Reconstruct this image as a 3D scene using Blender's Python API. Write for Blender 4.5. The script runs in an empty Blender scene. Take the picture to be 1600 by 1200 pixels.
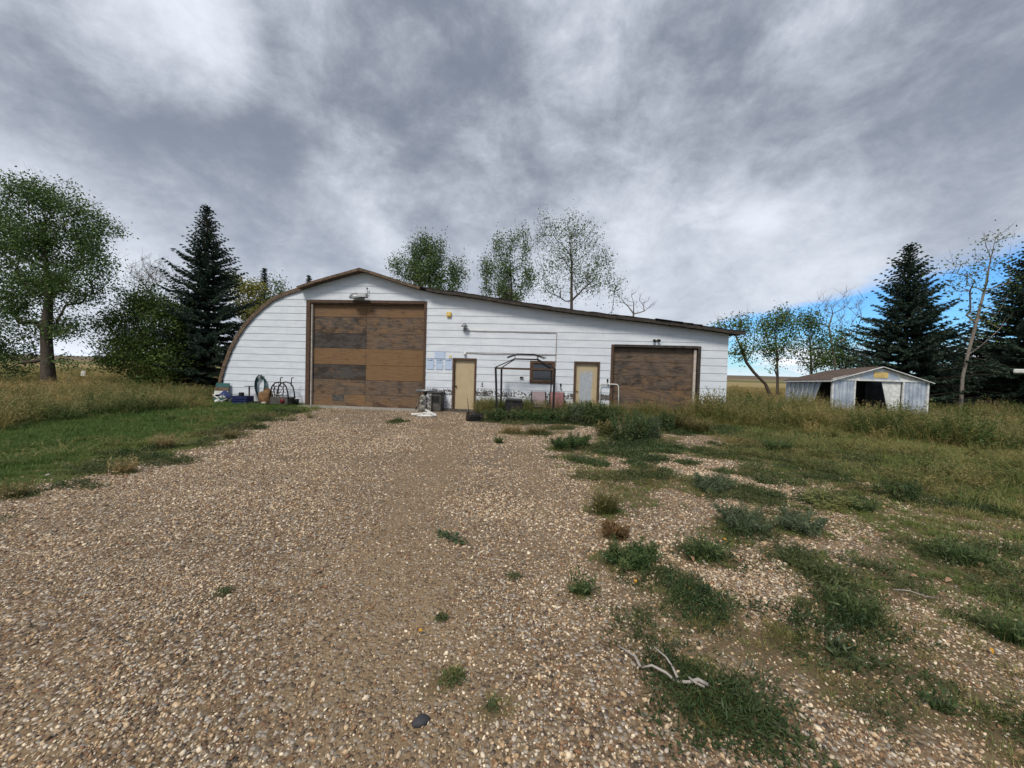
import bpy, bmesh, math, random
import numpy as np
from mathutils import Vector, Matrix
R = math.radians
scene = bpy.context.scene
col = scene.collection
rs = np.random.default_rng(7)
random.seed(5)

# ------------------------------------------------------------------ camera
F_PX, CAM_H = 600.0, 1.6
ROLL, PITCH = R(1.66), R(1.61)
WALL_A, WALL_D = R(5.12), 15.34
_fw = np.array([0, math.cos(PITCH), -math.sin(PITCH)])
_u0 = np.array([0, math.sin(PITCH), math.cos(PITCH)])
_r0 = np.array([1.0, 0, 0])
_rt = math.cos(ROLL) * _r0 + math.sin(ROLL) * _u0
_up = math.cos(ROLL) * _u0 - math.sin(ROLL) * _r0
cd = bpy.data.cameras.new('camera'); cam = bpy.data.objects.new('camera', cd); col.objects.link(cam)
cd.sensor_width = 36; cd.lens = 36 * F_PX / 1600; cd.clip_start = 0.05; cd.clip_end = 9000
m = Matrix.Identity(4)
for i in range(3):
    m[i][0], m[i][1], m[i][2] = _rt[i], _up[i], -_fw[i]
m[2][3] = CAM_H
cam.matrix_world = m
scene.camera = cam

# ------------------------------------------------------------------ light, sky, exposure
SUN_EL, SUN_AZ = R(50), R(206)      # azimuth from +Y clockwise: behind the camera, a little left
scene.view_settings.view_transform = 'Standard'
scene.view_settings.look = 'None'
scene.view_settings.exposure = 1.0
scene.view_settings.gamma = 1
scene.cycles.use_denoising = True
scene.cycles.max_bounces = 6
scene.cycles.transparent_max_bounces = 8
sl = bpy.data.lights.new('sun', 'SUN'); sl.energy = 1.5; sl.angle = R(15); sl.color = (1, .94, .84)
so = bpy.data.objects.new('sun', sl); col.objects.link(so)
sd = Vector((math.sin(SUN_AZ) * math.cos(SUN_EL), math.cos(SUN_AZ) * math.cos(SUN_EL), math.sin(SUN_EL)))
so.rotation_euler = (-sd).to_track_quat('-Z', 'Y').to_euler()

world = bpy.data.worlds.new('World'); scene.world = world; world.use_nodes = True
NT = world.node_tree; NT.nodes.clear()
class G_:
    """tiny node helper"""
    def __init__(s, nt): s.nt = nt
    def n(s, t, **k):
        nd = s.nt.nodes.new(t)
        for a, b in k.items(): setattr(nd, a, b)
        return nd
    def put(s, sock, v):
        if isinstance(v, bpy.types.NodeSocket): s.nt.links.new(v, sock)
        elif v is not None:
            if isinstance(v, (tuple, list)) and len(v) == 3 and sock.type == 'RGBA': v = (*v, 1)
            sock.default_value = v
    def math(s, op, a, b=None, c=None, clamp=False):
        nd = s.n('ShaderNodeMath', operation=op, use_clamp=clamp)
        s.put(nd.inputs[0], a)
        if b is not None: s.put(nd.inputs[1], b)
        if c is not None: s.put(nd.inputs[2], c)
        return nd.outputs[0]
    def mix(s, f, a, b, blend='MIX'):
        nd = s.n('ShaderNodeMix', data_type='RGBA', blend_type=blend)
        s.put(nd.inputs[0], f); s.put(nd.inputs[6], a); s.put(nd.inputs[7], b)
        return nd.outputs[2]
    def ss(s, v, lo, hi, a=0.0, b=1.0):
        nd = s.n('ShaderNodeMapRange', interpolation_type='SMOOTHSTEP')
        s.put(nd.inputs[0], v); s.put(nd.inputs[1], lo); s.put(nd.inputs[2], hi); s.put(nd.inputs[3], a); s.put(nd.inputs[4], b)
        return nd.outputs[0]
    def noise(s, vec, scale, detail=4, rough=.5, dist=0.0, out=0):
        nd = s.n('ShaderNodeTexNoise')
        s.put(nd.inputs['Vector'], vec); s.put(nd.inputs['Scale'], scale); s.put(nd.inputs['Detail'], detail)
        s.put(nd.inputs['Roughness'], rough); s.put(nd.inputs['Distortion'], dist)
        return nd.outputs[out]
    def mapv(s, vec, loc=(0, 0, 0), rot=(0, 0, 0), scale=(1, 1, 1)):
        nd = s.n('ShaderNodeMapping'); s.put(nd.inputs[0], vec)
        nd.inputs[1].default_value = loc; nd.inputs[2].default_value = rot; nd.inputs[3].default_value = scale
        return nd.outputs[0]
    def ramp(s, f, stops):
        nd = s.n('ShaderNodeValToRGB'); cr = nd.color_ramp
        while len(cr.elements) < len(stops): cr.elements.new(.5)
        for e, (p, c) in zip(cr.elements, stops): e.position = p; e.color = (*c, 1) if len(c) == 3 else c
        s.put(nd.inputs[0], f)
        return nd.outputs[0]
    def attr(s, name, kind='GEOMETRY', out='Fac'):
        nd = s.n('ShaderNodeAttribute', attribute_type=kind, attribute_name=name)
        return nd.outputs[out]

g = G_(NT)
sky = g.n('ShaderNodeTexSky', sky_type='NISHITA'); sky.sun_disc = False
sky.sun_elevation = SUN_EL; sky.sun_rotation = SUN_AZ
sky.air_density = 1.2; sky.dust_density = .4; sky.ozone_density = 2.0
tc = g.n('ShaderNodeTexCoord').outputs['Generated']
sp = g.n('ShaderNodeSeparateXYZ'); g.put(sp.inputs[0], tc)
dz = g.math('ADD', g.math('MAXIMUM', sp.outputs[2], 0.0), .035)
px_, py_ = g.math('DIVIDE', sp.outputs[0], dz), g.math('DIVIDE', sp.outputs[1], dz)
def spot(u, v, k):                                             # a soft thick or thin place in the cloud deck
    r_ = _fw + _rt * ((u - 800) / F_PX) + _up * ((600 - v) / F_PX); r_ = r_ / np.linalg.norm(r_)
    dt = g.n('ShaderNodeVectorMath', operation='DOT_PRODUCT'); g.put(dt.inputs[0], tc); dt.inputs[1].default_value = tuple(float(c) for c in r_)
    return g.ss(dt.outputs['Value'], math.cos(R(k)), 1.0)
cv = g.n('ShaderNodeCombineXYZ'); g.put(cv.inputs[0], px_); g.put(cv.inputs[1], py_)
P2 = cv.outputs[0]                                             # a cloud deck seen in perspective
dz2 = g.math('ADD', g.math('MAXIMUM', sp.outputs[2], 0.0), .30)
cv2 = g.n('ShaderNodeCombineXYZ'); g.put(cv2.inputs[0], g.math('DIVIDE', sp.outputs[0], dz2)); g.put(cv2.inputs[1], g.math('DIVIDE', sp.outputs[1], dz2))
P2r = g.mapv(cv2.outputs[0], rot=(0, 0, R(-34)), scale=(1.5, .95, 1))
n1 = g.noise(g.mapv(tc, loc=(3.2, 1.3, 0), scale=(1, 1, 1.25)), 3.0, 8, .60, .25)
n2 = g.noise(g.mapv(tc, loc=(9.1, 4.4, 2), scale=(1, 1, 1.5)), 6.5, 10, .66, .2)
n3 = g.noise(g.mapv(P2r, loc=(1.0, 2.0, 3.0)), 1.6, 6, .55, .4)
nn = g.math('ADD', g.math('MULTIPLY', n1, .46), g.math('ADD', g.math('MULTIPLY', n2, .48), g.math('MULTIPLY', n3, .14)))
for u, v, k, a in ((240, 235, 15, .10), (330, 130, 16, .06), (640, 130, 18, .10), (1500, 150, 17, .12), (880, 250, 13, .05), (480, 390, 10, .06), (1080, 120, 14, .04), (250, 30, 9, -.22), (560, 320, 10, -.10), (1080, 330, 12, -.06), (880, 420, 12, -.05), (420, 30, 10, -.05), (90, 420, 12, -.10), (1250, 400, 12, -.06), (870, 30, 12, -.05)):
    nn = g.math('ADD', nn, g.math('MULTIPLY', spot(u, v, k), a))
dens = g.ss(nn, .27, .755)                                      # 0 thin and bright, 1 thick and dark
elev = g.ss(sp.outputs[2], .02, .55)
cthick = g.mix(elev, (2.45, 2.75, 3.35), (1.30, 1.50, 1.92))
cthin = g.mix(elev, (4.7, 5.05, 5.6), (4.9, 5.25, 5.8))
cloud = g.mix(dens, cthin, cthick)
# the deck ends at a straight line to the right; clear sky and far small clouds past it
en = g.noise(g.mapv(P2, loc=(5, 2, 0), scale=(.8, .5, 1)), 1.2, 5, .55, .4)
edge = g.math('ADD', g.math('ADD', px_, g.math('MULTIPLY', py_, .05)), g.math('MULTIPLY', g.math('SUBTRACT', en, .5), 1.5))
clear = g.ss(edge, 2.95, 3.45)
lowc = g.noise(g.mapv(tc, loc=(.3, .7, .1), scale=(1, 1, 2.6)), 6.0, 6, .6, .3)
lowm = g.math('MULTIPLY', g.ss(sp.outputs[2], .12, .05), g.ss(lowc, .42, .58))
hz = g.ss(sp.outputs[2], .05, .0)
clear = g.math('MULTIPLY', clear, g.math('SUBTRACT', 1.0, g.math('MAXIMUM', lowm, g.math('MULTIPLY', hz, .8))))
skyc = g.mix(1.0, sky.outputs[0], (.34, .64, .98), 'MULTIPLY')
lowcol = g.mix(hz, (6.2, 6.4, 6.8), (5.2, 5.7, 6.6))
cloud = g.mix(g.math('MAXIMUM', hz, g.math('MULTIPLY', lowm, g.ss(edge, 2.95, 3.45))), cloud, lowcol)
final = g.mix(clear, cloud, skyc)
bg = g.n('ShaderNodeBackground'); g.put(bg.inputs[0], final); bg.inputs[1].default_value = .085
wo = g.n('ShaderNodeOutputWorld'); NT.links.new(bg.outputs[0], wo.inputs[0])

# ------------------------------------------------------------------ pixel helpers (photo pixels, 1600 x 1200)
def ray(u, v): return _fw + _rt * ((u - 800) / F_PX) + _up * ((600 - v) / F_PX)
def G(u, v, z=0.0):                       # ground point under a pixel
    d = ray(u, v); t = (z - CAM_H) / d[2]; return np.array([d[0] * t, d[1] * t, z])
def P(u, v, Y):                           # point at a known distance Y
    d = ray(u, v); t = Y / d[1]; return np.array([d[0] * t, Y, CAM_H + d[2] * t])
_n = np.array([math.sin(WALL_A), math.cos(WALL_A), 0]); _sd = np.array([math.cos(WALL_A), -math.sin(WALL_A), 0])
WALL_O = _n * WALL_D * math.cos(WALL_A)
def WP(u, v):                             # (s, z) on the front wall
    d = ray(u, v); t = WALL_D * math.cos(WALL_A) / (d @ _n); p = d * t; return float(p @ _sd), float(p[2] + CAM_H)
def WW(s, y, z): return WALL_O + _sd * s + _n * y + np.array([0, 0, z])

# ------------------------------------------------------------------ noise for placement
def vnoise(x, y, seed=0):
    x = np.asarray(x, float); y = np.asarray(y, float)
    xi, yi = np.floor(x).astype(np.int64), np.floor(y).astype(np.int64)
    fx, fy = x - xi, y - yi; fx = fx * fx * (3 - 2 * fx); fy = fy * fy * (3 - 2 * fy)
    def h(a, b):
        k = (a * 374761393 + b * 668265263 + seed * 1442695041) & 0xffffffff
        k = ((k ^ (k >> 13)) * 1274126177) & 0xffffffff
        return ((k ^ (k >> 16)) & 0xffff) / 65535.0
    return (h(xi, yi) * (1 - fx) + h(xi + 1, yi) * fx) * (1 - fy) + (h(xi, yi + 1) * (1 - fx) + h(xi + 1, yi + 1) * fx) * fy
def fbm(x, y, seed=0, o=4):
    s = 0; a = .5
    for i in range(o):
        s = s + a * vnoise(x * 2 ** i, y * 2 ** i, seed + i * 17); a *= .5
    return s / (1 - .5 ** o)
def sst(v, a, b):
    t = np.clip((np.asarray(v, float) - a) / (b - a), 0, 1); return t * t * (3 - 2 * t)

# ------------------------------------------------------------------ mesh helpers
def mesh_np(name, V, Fq, tint=None, extra=None, smooth=False):
    V = np.ascontiguousarray(V, np.float32).reshape(-1, 3); Fq = np.ascontiguousarray(Fq, np.int32)
    me = bpy.data.meshes.new(name); k = Fq.shape[1]
    me.vertices.add(len(V)); me.vertices.foreach_set('co', V.ravel())
    me.loops.add(Fq.size); me.loops.foreach_set('vertex_index', Fq.ravel())
    me.polygons.add(len(Fq)); me.polygons.foreach_set('loop_start', np.arange(0, Fq.size, k, dtype=np.int32))
    me.polygons.foreach_set('loop_total', np.full(len(Fq), k, np.int32))
    if smooth: me.polygons.foreach_set('use_smooth', np.ones(len(Fq), bool))
    for nm, a in {**(dict(tint=tint) if tint is not None else {}), **(extra or {})}.items():
        at = me.attributes.new(nm, 'FLOAT', 'POINT'); at.data.foreach_set('value', np.ascontiguousarray(a, np.float32))
    me.update(calc_edges=True); me.validate()
    return me
class MB:
    """collects boxes, tubes, lathes... into one mesh"""
    def __init__(s): s.v = []; s.f = []; s.sm = []
    def add(s, v, f, smooth=False):
        o = len(s.v); s.v += [tuple(p) for p in v]; s.f += [tuple(i + o for i in q) for q in f]; s.sm += [smooth] * len(f); return s
    def box(s, x0, x1, y0, y1, z0, z1, M=None, taper=0):
        v = [(x0, y0, z0), (x1, y0, z0), (x1, y1, z0), (x0, y1, z0), (x0 + taper, y0 + taper, z1), (x1 - taper, y0 + taper, z1), (x1 - taper, y1 - taper, z1), (x0 + taper, y1 - taper, z1)]
        if M is not None: v = [tuple(M @ Vector(p)) for p in v]
        return s.add(v, [(0, 3, 2, 1), (4, 5, 6, 7), (0, 1, 5, 4), (1, 2, 6, 5), (2, 3, 7, 6), (3, 0, 4, 7)])
    def bar(s, a, b, w, h, upv=(0, 0, 1)):
        a, b = Vector(a), Vector(b); d = (b - a).normalized(); u = Vector(upv)
        x = d.cross(u)
        if x.length < 1e-4: x = d.cross(Vector((1, 0, 0)))
        x.normalize(); u = x.cross(d)
        v = [p + x * (sx * w / 2) + u * (su * h / 2) for p in (a, b) for sx, su in ((-1, -1), (1, -1), (1, 1), (-1, 1))]
        return s.add(v, [(0, 1, 2, 3), (7, 6, 5, 4), (0, 4, 5, 1), (1, 5, 6, 2), (2, 6, 7, 3), (3, 7, 4, 0)])
    def tube(s, pts, r, n=8, closed=False, cap=True):
        pts = [Vector(p) for p in pts]; rr = r if isinstance(r, (list, tuple)) else [r] * len(pts)
        N = len(pts); rings = []; prev = None
        for i, p in enumerate(pts):
            if closed: t = pts[(i + 1) % N] - pts[i - 1]
            else: t = pts[min(i + 1, N - 1)] - pts[max(i - 1, 0)]
            t.normalize()
            if prev is None: x = t.orthogonal().normalized()
            else:
                x = prev - t * prev.dot(t)
                x = x.normalized() if x.length > 1e-5 else t.orthogonal().normalized()
            prev = x; y = t.cross(x)
            rings.append([p + (x * math.cos(a) + y * math.sin(a)) * rr[i] for a in [2 * math.pi * k / n for k in range(n)]])
        v = [q for rg in rings for q in rg]; f = []
        for i in range(N if closed else N - 1):
            j = (i + 1) % N
            for k in range(n): f.append((i * n + k, i * n + (k + 1) % n, j * n + (k + 1) % n, j * n + k))
        if not closed and cap: f += [tuple(range(n - 1, -1, -1)), tuple((N - 1) * n + k for k in range(n))]
        return s.add(v, f, True)
    def lathe(s, prof, n=16, c=(0, 0, 0), M=None):
        v = []; f = []
        for r_, z in prof:
            for k in range(n):
                a = 2 * math.pi * k / n; p = Vector((r_ * math.cos(a), r_ * math.sin(a), z))
                if M is not None: p = M @ p
                v.append(p + Vector(c))
        for i in range(len(prof) - 1):
            for k in range(n): f.append((i * n + k, i * n + (k + 1) % n, (i + 1) * n + (k + 1) % n, (i + 1) * n + k))
        f += [tuple(range(n - 1, -1, -1)), tuple((len(prof) - 1) * n + k for k in range(n))]
        return s.add(v, f, True)
    def plate(s, poly, y0, y1):            # polygon in x,z with thickness along y
        n = len(poly); v = [(x, y0, z) for x, z in poly] + [(x, y1, z) for x, z in poly]
        f = [tuple(range(n)), tuple(range(2 * n - 1, n - 1, -1))] + [(i, i + n, (i + 1) % n + n, (i + 1) % n) for i in range(n)]
        return s.add(v, f)
    def mesh(s, name):
        me = bpy.data.meshes.new(name); me.from_pydata([tuple(p) for p in s.v], [], s.f)
        me.polygons.foreach_set('use_smooth', s.sm); me.update()
        bm = bmesh.new(); bm.from_mesh(me); bmesh.ops.recalc_face_normals(bm, faces=bm.faces); bm.to_mesh(me); bm.free()
        return me
    def build(s, name, mat, parent=None, bevel=0.0):
        return ob(name, s.mesh(name), mat, parent, bevel)
def ob(name, me, mat, parent=None, bevel=0.0):
    o = bpy.data.objects.new(name, me); col.objects.link(o)
    if mat is not None and not me.materials: me.materials.append(mat)
    if parent is not None: o.parent = parent
    if bevel:
        b = o.modifiers.new('bevel', 'BEVEL'); b.width = bevel; b.segments = 2; b.limit_method = 'ANGLE'; b.angle_limit = R(50)
    return o
def tag(o, label=None, cat=None, group=None, kind=None):
    if label: o['label'] = label
    if cat: o['category'] = cat
    if group: o['group'] = group
    if kind: o['kind'] = kind
    return o
def thing(name, label, cat, loc=(0, 0, 0), rz=0.0, group=None):
    o = bpy.data.objects.new(name, None); o.empty_display_size = .2; col.objects.link(o)
    o.location = Vector([float(c) for c in loc]); o.rotation_euler = (0, 0, rz)
    return tag(o, label, cat, group)
def wthing(name, label, cat, u, v, group=None, y=0.0):         # hung on the front wall at a pixel
    s, z = WP(u, v); return thing(name, label, cat, WW(s, y, z), -WALL_A, group)

# ------------------------------------------------------------------ materials
MATS = {}
def newmat(name):
    mt = bpy.data.materials.new(name); mt.use_nodes = True; nt = mt.node_tree; nt.nodes.clear(); MATS[name] = mt
    gg = G_(nt); b = gg.n('ShaderNodeBsdfPrincipled'); o = gg.n('ShaderNodeOutputMaterial'); nt.links.new(b.outputs[0], o.inputs[0])
    return mt, gg, b, o
def bump(gg, b, h, strength=.3, dist=.01):
    nd = gg.n('ShaderNodeBump'); gg.put(nd.inputs['Height'], h); nd.inputs['Strength'].default_value = strength; nd.inputs['Distance'].default_value = dist
    gg.nt.links.new(nd.outputs[0], b.inputs['Normal'])
def objco(gg): return gg.n('ShaderNodeTexCoord').outputs['Object']
def plain(name, c, rough=.6, metal=0.0, var=.25, scale=6.0, spec=.4, grime=None):
    mt, gg, b, o = newmat(name)
    co = objco(gg); n = gg.noise(co, scale, 6, .6)
    c2 = tuple(x * (1 - var) for x in c); c3 = tuple(min(1, x * (1 + var * .6)) for x in c)
    cc = gg.mix(gg.ss(n, .3, .7), c2, c3)
    if grime: cc = gg.mix(gg.ss(gg.noise(co, scale * 2.3, 6, .7), .52, .7, 0, .8), cc, grime)
    gg.put(b.inputs['Base Color'], cc); b.inputs['Roughness'].default_value = rough; b.inputs['Metallic'].default_value = metal
    b.inputs['Specular IOR Level'].default_value = spec
    bump(gg, b, gg.noise(co, scale * 12, 4, .6), .15, .004)
    return mt
plain('dark_metal', (.022, .018, .018), .55, .3)
plain('black_plastic', (.014, .014, .016), .5)
plain('white_paint', (.60, .60, .57), .5, grime=(.33, .30, .26))
plain('brown_wood', (.085, .048, .030), .8, grime=(.04, .03, .025))
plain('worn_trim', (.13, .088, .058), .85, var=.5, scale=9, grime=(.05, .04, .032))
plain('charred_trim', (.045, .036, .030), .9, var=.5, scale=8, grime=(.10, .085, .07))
plain('grey_metal', (.25, .26, .27), .45, .6)
plain('concrete', (.30, .28, .25), .9, var=.3, grime=(.16, .14, .12))
plain('strip_white', (.50, .44, .38), .6)
plain('navy', (.018, .032, .12), .5)
plain('blue_plastic', (.014, .022, .085), .45)
plain('teal', (.025, .095, .09), .5)
plain('hose_green', (.010, .045, .040), .4)
plain('sack', (.16, .09, .04), .9, var=.5)
plain('red_cap', (.14, .012, .016), .5)
plain('sling_mauve', (.30, .23, .24), .85, var=.12, scale=30)
plain('sling_red', (.30, .14, .14), .85, var=.15, scale=20)
plain('yellow', (.70, .42, .03), .5)
plain('pale_yellow', (.62, .55, .25), .6)
plain('cable', (.33, .29, .24), .7)
plain('brass', (.40, .28, .10), .35, .8)
plain('bark', (.085, .066, .050), .95, var=.45, scale=14)
plain('pale_bark', (.19, .165, .14), .95, var=.4, scale=12)
plain('dead_stick', (.33, .30, .27), .85, var=.25, scale=25)
plain('field_stone', (.42, .39, .35), .9, var=.25, scale=12)
plain('dark_stone', (.045, .045, .050), .75, var=.3, scale=20)
plain('leaf_orange', (.62, .30, .03), .6)
plain('leaf_tan', (.36, .22, .13), .8)
plain('post_wood', (.12, .10, .085), .95, var=.5, scale=12)
plain('grey_box', (.07, .065, .06), .7, var=.4, grime=(.16, .13, .10))
plain('engine_metal', (.28, .27, .24), .6, .3, var=.5, scale=18, grime=(.07, .05, .04))
plain('shed_white', (.66, .67, .66), .5, grime=(.42, .40, .37))
plain('dark_inside', (.012, .012, .012), .9)
plain('yellow_plate', (.60, .44, .16), .6)

# painted siding: white, peeling in a band above the ground
mt, gg, b, o = newmat('siding')
co = objco(gg); spx = gg.n('ShaderNodeSeparateXYZ'); gg.put(spx.inputs[0], co)
z_, x_ = spx.outputs[2], spx.outputs[0]
soft = gg.noise(gg.mapv(co, scale=(1.2, 1, 4)), 1.3, 5, .6)
base = gg.mix(gg.ss(soft, .35, .7), (.58, .62, .675), (.66, .70, .75))
streak = gg.noise(gg.mapv(co, scale=(9, 1, .7)), 2.0, 4, .6)
base = gg.mix(gg.math('MULTIPLY', gg.ss(streak, .52, .8), .42), base, (.42, .43, .44))
band = gg.math('MAXIMUM', gg.math('MULTIPLY', gg.ss(z_, .652, .66), gg.ss(z_, .96, .78)), gg.math('MULTIPLY', gg.ss(z_, .60, .35), .42))
pn = gg.noise(gg.mapv(co, scale=(1, 1, .75)), 17, 3, .55, .6)
area = gg.ss(gg.noise(gg.mapv(co, scale=(.5, 1, .2)), 1.6, 3, .5), .35, .62)
side = gg.ss(x_, -5.2, -4.8)
peel = gg.math('MULTIPLY', gg.ss(gg.math('ADD', pn, gg.math('MULTIPLY', gg.math('MULTIPLY', band, side), gg.math('ADD', .10, gg.math('MULTIPLY', area, .16)))), .615, .645), gg.math('MULTIPLY', side, gg.ss(band, .05, .3)))
fl = gg.ss(gg.noise(co, 7.5, 3, .6, .4), .735, .76)
peel = gg.math('MAXIMUM', peel, gg.math('MULTIPLY', fl, .5))
cc = gg.mix(peel, base, (.085, .075, .068))
dirt = gg.math('MULTIPLY', gg.ss(z_, .55, .0), gg.ss(soft, .25, .75))
cc = gg.mix(gg.math('MULTIPLY', dirt, .75), cc, (.36, .32, .27))
gg.put(b.inputs['Base Color'], cc); b.inputs['Roughness'].default_value = .5
bump(gg, b, gg.math('ADD', gg.noise(co, 60, 3, .6), gg.math('MULTIPLY', peel, -1.5)), .12, .004)

# weathered plywood: object colour r = greying, g = blackening, b = seed
mt, gg, b, o = newmat('plywood')
co = objco(gg); oi = gg.n('ShaderNodeObjectInfo'); sc_ = gg.n('ShaderNodeSeparateColor'); gg.put(sc_.inputs[0], oi.outputs['Color'])
off = gg.n('ShaderNodeCombineXYZ'); gg.put(off.inputs[1], gg.math('MULTIPLY', sc_.outputs[2], 40.0))
va = gg.n('ShaderNodeVectorMath', operation='ADD'); gg.put(va.inputs[0], co); gg.put(va.inputs[1], off.outputs[0]); co2 = va.outputs[0]
grain = gg.noise(gg.mapv(co2, scale=(1.0, 1, 9)), 3.0, 7, .66, .6)
blot = gg.noise(gg.mapv(co2, scale=(1, 1, 2.2)), 1.5, 6, .62, .4)
blot2 = gg.noise(gg.mapv(co2, loc=(7, 0, 3), scale=(1, 1, 1.6)), 2.6, 7, .68, .3)
ora = gg.mix(gg.ss(grain, .3, .72), (.205, .120, .060), (.145, .085, .044))
gry = gg.mix(gg.ss(grain, .35, .7), (.150, .108, .078), (.085, .062, .048))
mg = gg.ss(gg.math('ADD', gg.math('ADD', gg.math('MULTIPLY', blot, .7), gg.math('MULTIPLY', grain, .3)), gg.math('SUBTRACT', sc_.outputs[0], .5)), .38, .68)
c1 = gg.mix(mg, ora, gry)
mb = gg.ss(gg.math('ADD', gg.math('ADD', gg.math('MULTIPLY', blot2, .78), gg.math('MULTIPLY', grain, .22)), gg.math('MULTIPLY', sc_.outputs[1], .34)), .58, .78)
c1 = gg.mix(gg.math('MULTIPLY', mb, .88), c1, gg.mix(gg.ss(blot, .4, .6), (.022, .020, .020), (.060, .056, .054)))
gg.put(b.inputs['Base Color'], c1); b.inputs['Roughness'].default_value = .8; b.inputs['Specular IOR Level'].default_value = .25
bump(gg, b, gg.math('ADD', grain, gg.math('MULTIPLY', mb, -.6)), .35, .006)

# tan steel door; object colour r = how much the middle is worn to grey blue
mt, gg, b, o = newmat('tan_door')
co = objco(gg); oi = gg.n('ShaderNodeObjectInfo'); sc_ = gg.n('ShaderNodeSeparateColor'); gg.put(sc_.inputs[0], oi.outputs['Color'])
spx = gg.n('ShaderNodeSeparateXYZ'); gg.put(spx.inputs[0], co)
n = gg.noise(co, 3, 5, .6)
c0 = gg.mix(gg.ss(n, .3, .7), (.42, .33, .20), (.47, .38, .24))
gx = gg.math('ABSOLUTE', gg.math('SUBTRACT', spx.outputs[0], -.02)); gz = gg.math('ABSOLUTE', gg.math('SUBTRACT', spx.outputs[2], .85))
dd = gg.math('ADD', gg.math('MAXIMUM', gg.math('MULTIPLY', gx, 3.2), gg.math('MULTIPLY', gz, .95)), gg.math('MULTIPLY', n, .45))
w = gg.math('MULTIPLY', gg.ss(dd, 1.12, .86), sc_.outputs[0])
c0 = gg.mix(w, c0, gg.mix(gg.ss(gg.noise(co, 9, 4, .6), .3, .7), (.30, .33, .37), (.40, .43, .46)))
c0 = gg.mix(gg.math('MULTIPLY', gg.ss(gg.noise(gg.mapv(co, scale=(8, 1, 1)), 3, 5, .7), .55, .75), .35), c0, (.25, .17, .10))
gg.put(b.inputs['Base Color'], c0); b.inputs['Roughness'].default_value = .45

# window glass over a dark room
mt, gg, b, o = newmat('glass')
gg.put(b.inputs['Base Color'], (.012, .016, .020)); b.inputs['Roughness'].default_value = .06; b.inputs['Specular IOR Level'].default_value = .7

# printed sheet
mt, gg, b, o = newmat('sheet')
co = objco(gg); spx = gg.n('ShaderNodeSeparateXYZ'); gg.put(spx.inputs[0], co)
ln = gg.math('SINE', gg.math('MULTIPLY', spx.outputs[2], 150.0)); tx = gg.noise(gg.mapv(co, scale=(60, 1, 18)), 1, 2)
ink = gg.math('MULTIPLY', gg.ss(ln, .1, .6), gg.ss(tx, .44, .54))
c0 = gg.mix(gg.math('MULTIPLY', ink, .6), (.50, .60, .76), (.13, .19, .36))
gg.put(b.inputs['Base Color'], c0); b.inputs['Roughness'].default_value = .35
mt, gg, b, o = newmat('sheet_ink'); gg.put(b.inputs['Base Color'], (.05, .08, .17)); b.inputs['Roughness'].default_value = .5

# galvanised steel
mt, gg, b, o = newmat('galvanised')
co = objco(gg); n = gg.noise(co, 2.2, 6, .65); n2_ = gg.noise(gg.mapv(co, scale=(1, 1, .3)), 4.5, 5, .6)
c0 = gg.mix(gg.ss(n, .35, .68), (.34, .40, .49), (.56, .61, .67)); c0 = gg.mix(gg.ss(n2_, .56, .72, 0, .7), c0, (.60, .61, .60))
c0 = gg.mix(gg.ss(gg.noise(co, 7, 6, .7), .64, .72, 0, .7), c0, (.20, .12, .07))
gg.put(b.inputs['Base Color'], c0); b.inputs['Metallic'].default_value = .45; gg.put(b.inputs['Roughness'], gg.ss(n, .3, .7, .35, .6))

# shingle strips
def shingles(name, a, c, sc=7.0):
    mt, gg, b, o = newmat(name); co = objco(gg)
    br = gg.n('ShaderNodeTexBrick'); gg.put(br.inputs['Vector'], co); br.inputs['Scale'].default_value = sc
    gg.put(br.inputs['Color1'], a); gg.put(br.inputs['Color2'], c); gg.put(br.inputs['Mortar'], tuple(x * .35 for x in a)); br.inputs['Mortar Size'].default_value = .03
    cc = gg.mix(gg.ss(gg.noise(co, 3, 6, .7), .35, .7), br.outputs[0], tuple(x * .55 for x in a))
    gg.put(b.inputs['Base Color'], cc); b.inputs['Roughness'].default_value = .95
    bump(gg, b, br.outputs[1], .5, .01)
shingles('roof_dark', (.035, .032, .030), (.055, .048, .042)); shingles('shed_roof', (.115, .078, .062), (.165, .110, .085), 5)

# foliage: tint attribute picks between two greens, some light passes through
def foliage(name, dark, light, third=None, trans=.28, attr='GEOMETRY', hgrad=None, rough=.55):
    mt, gg, b, o = newmat(name)
    t = gg.attr('tint', attr)
    c0 = gg.ramp(t, [(0, dark), (.6, light), (1, third or light)])
    if hgrad:
        c0 = gg.mix(gg.math('MULTIPLY', gg.ss(gg.attr('h'), hgrad[1], 1.0), hgrad[2]), c0, hgrad[0])
    gg.put(b.inputs['Base Color'], c0); b.inputs['Roughness'].default_value = rough; b.inputs['Specular IOR Level'].default_value = .25
    tr = gg.n('ShaderNodeBsdfTranslucent'); gg.put(tr.inputs[0], c0)
    mx = gg.n('ShaderNodeMixShader'); mx.inputs[0].default_value = trans
    gg.nt.links.new(b.outputs[0], mx.inputs[1]); gg.nt.links.new(tr.outputs[0], mx.inputs[2]); gg.nt.links.new(mx.outputs[0], o.inputs[0])
    return mt
foliage('leaf_ash', (.042, .080, .022), (.095, .160, .042), (.17, .22, .06))
foliage('leaf_bush', (.046, .090, .022), (.115, .18, .040), (.23, .25, .055))
foliage('leaf_poplar', (.050, .088, .028), (.11, .170, .055), (.20, .23, .08))
foliage('leaf_yellow', (.10, .12, .02), (.22, .21, .04), (.32, .28, .05))
foliage('needle', (.020, .040, .028), (.048, .080, .054), (.13, .165, .11), .15)
foliage('needle_brown', (.05, .03, .02), (.09, .05, .03), (.12, .07, .04), .1)
foliage('weed_green', (.030, .065, .022), (.072, .125, .040), (.20, .19, .075), .25, hgrad=((.14, .15, .06), .6, .4))
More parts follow.
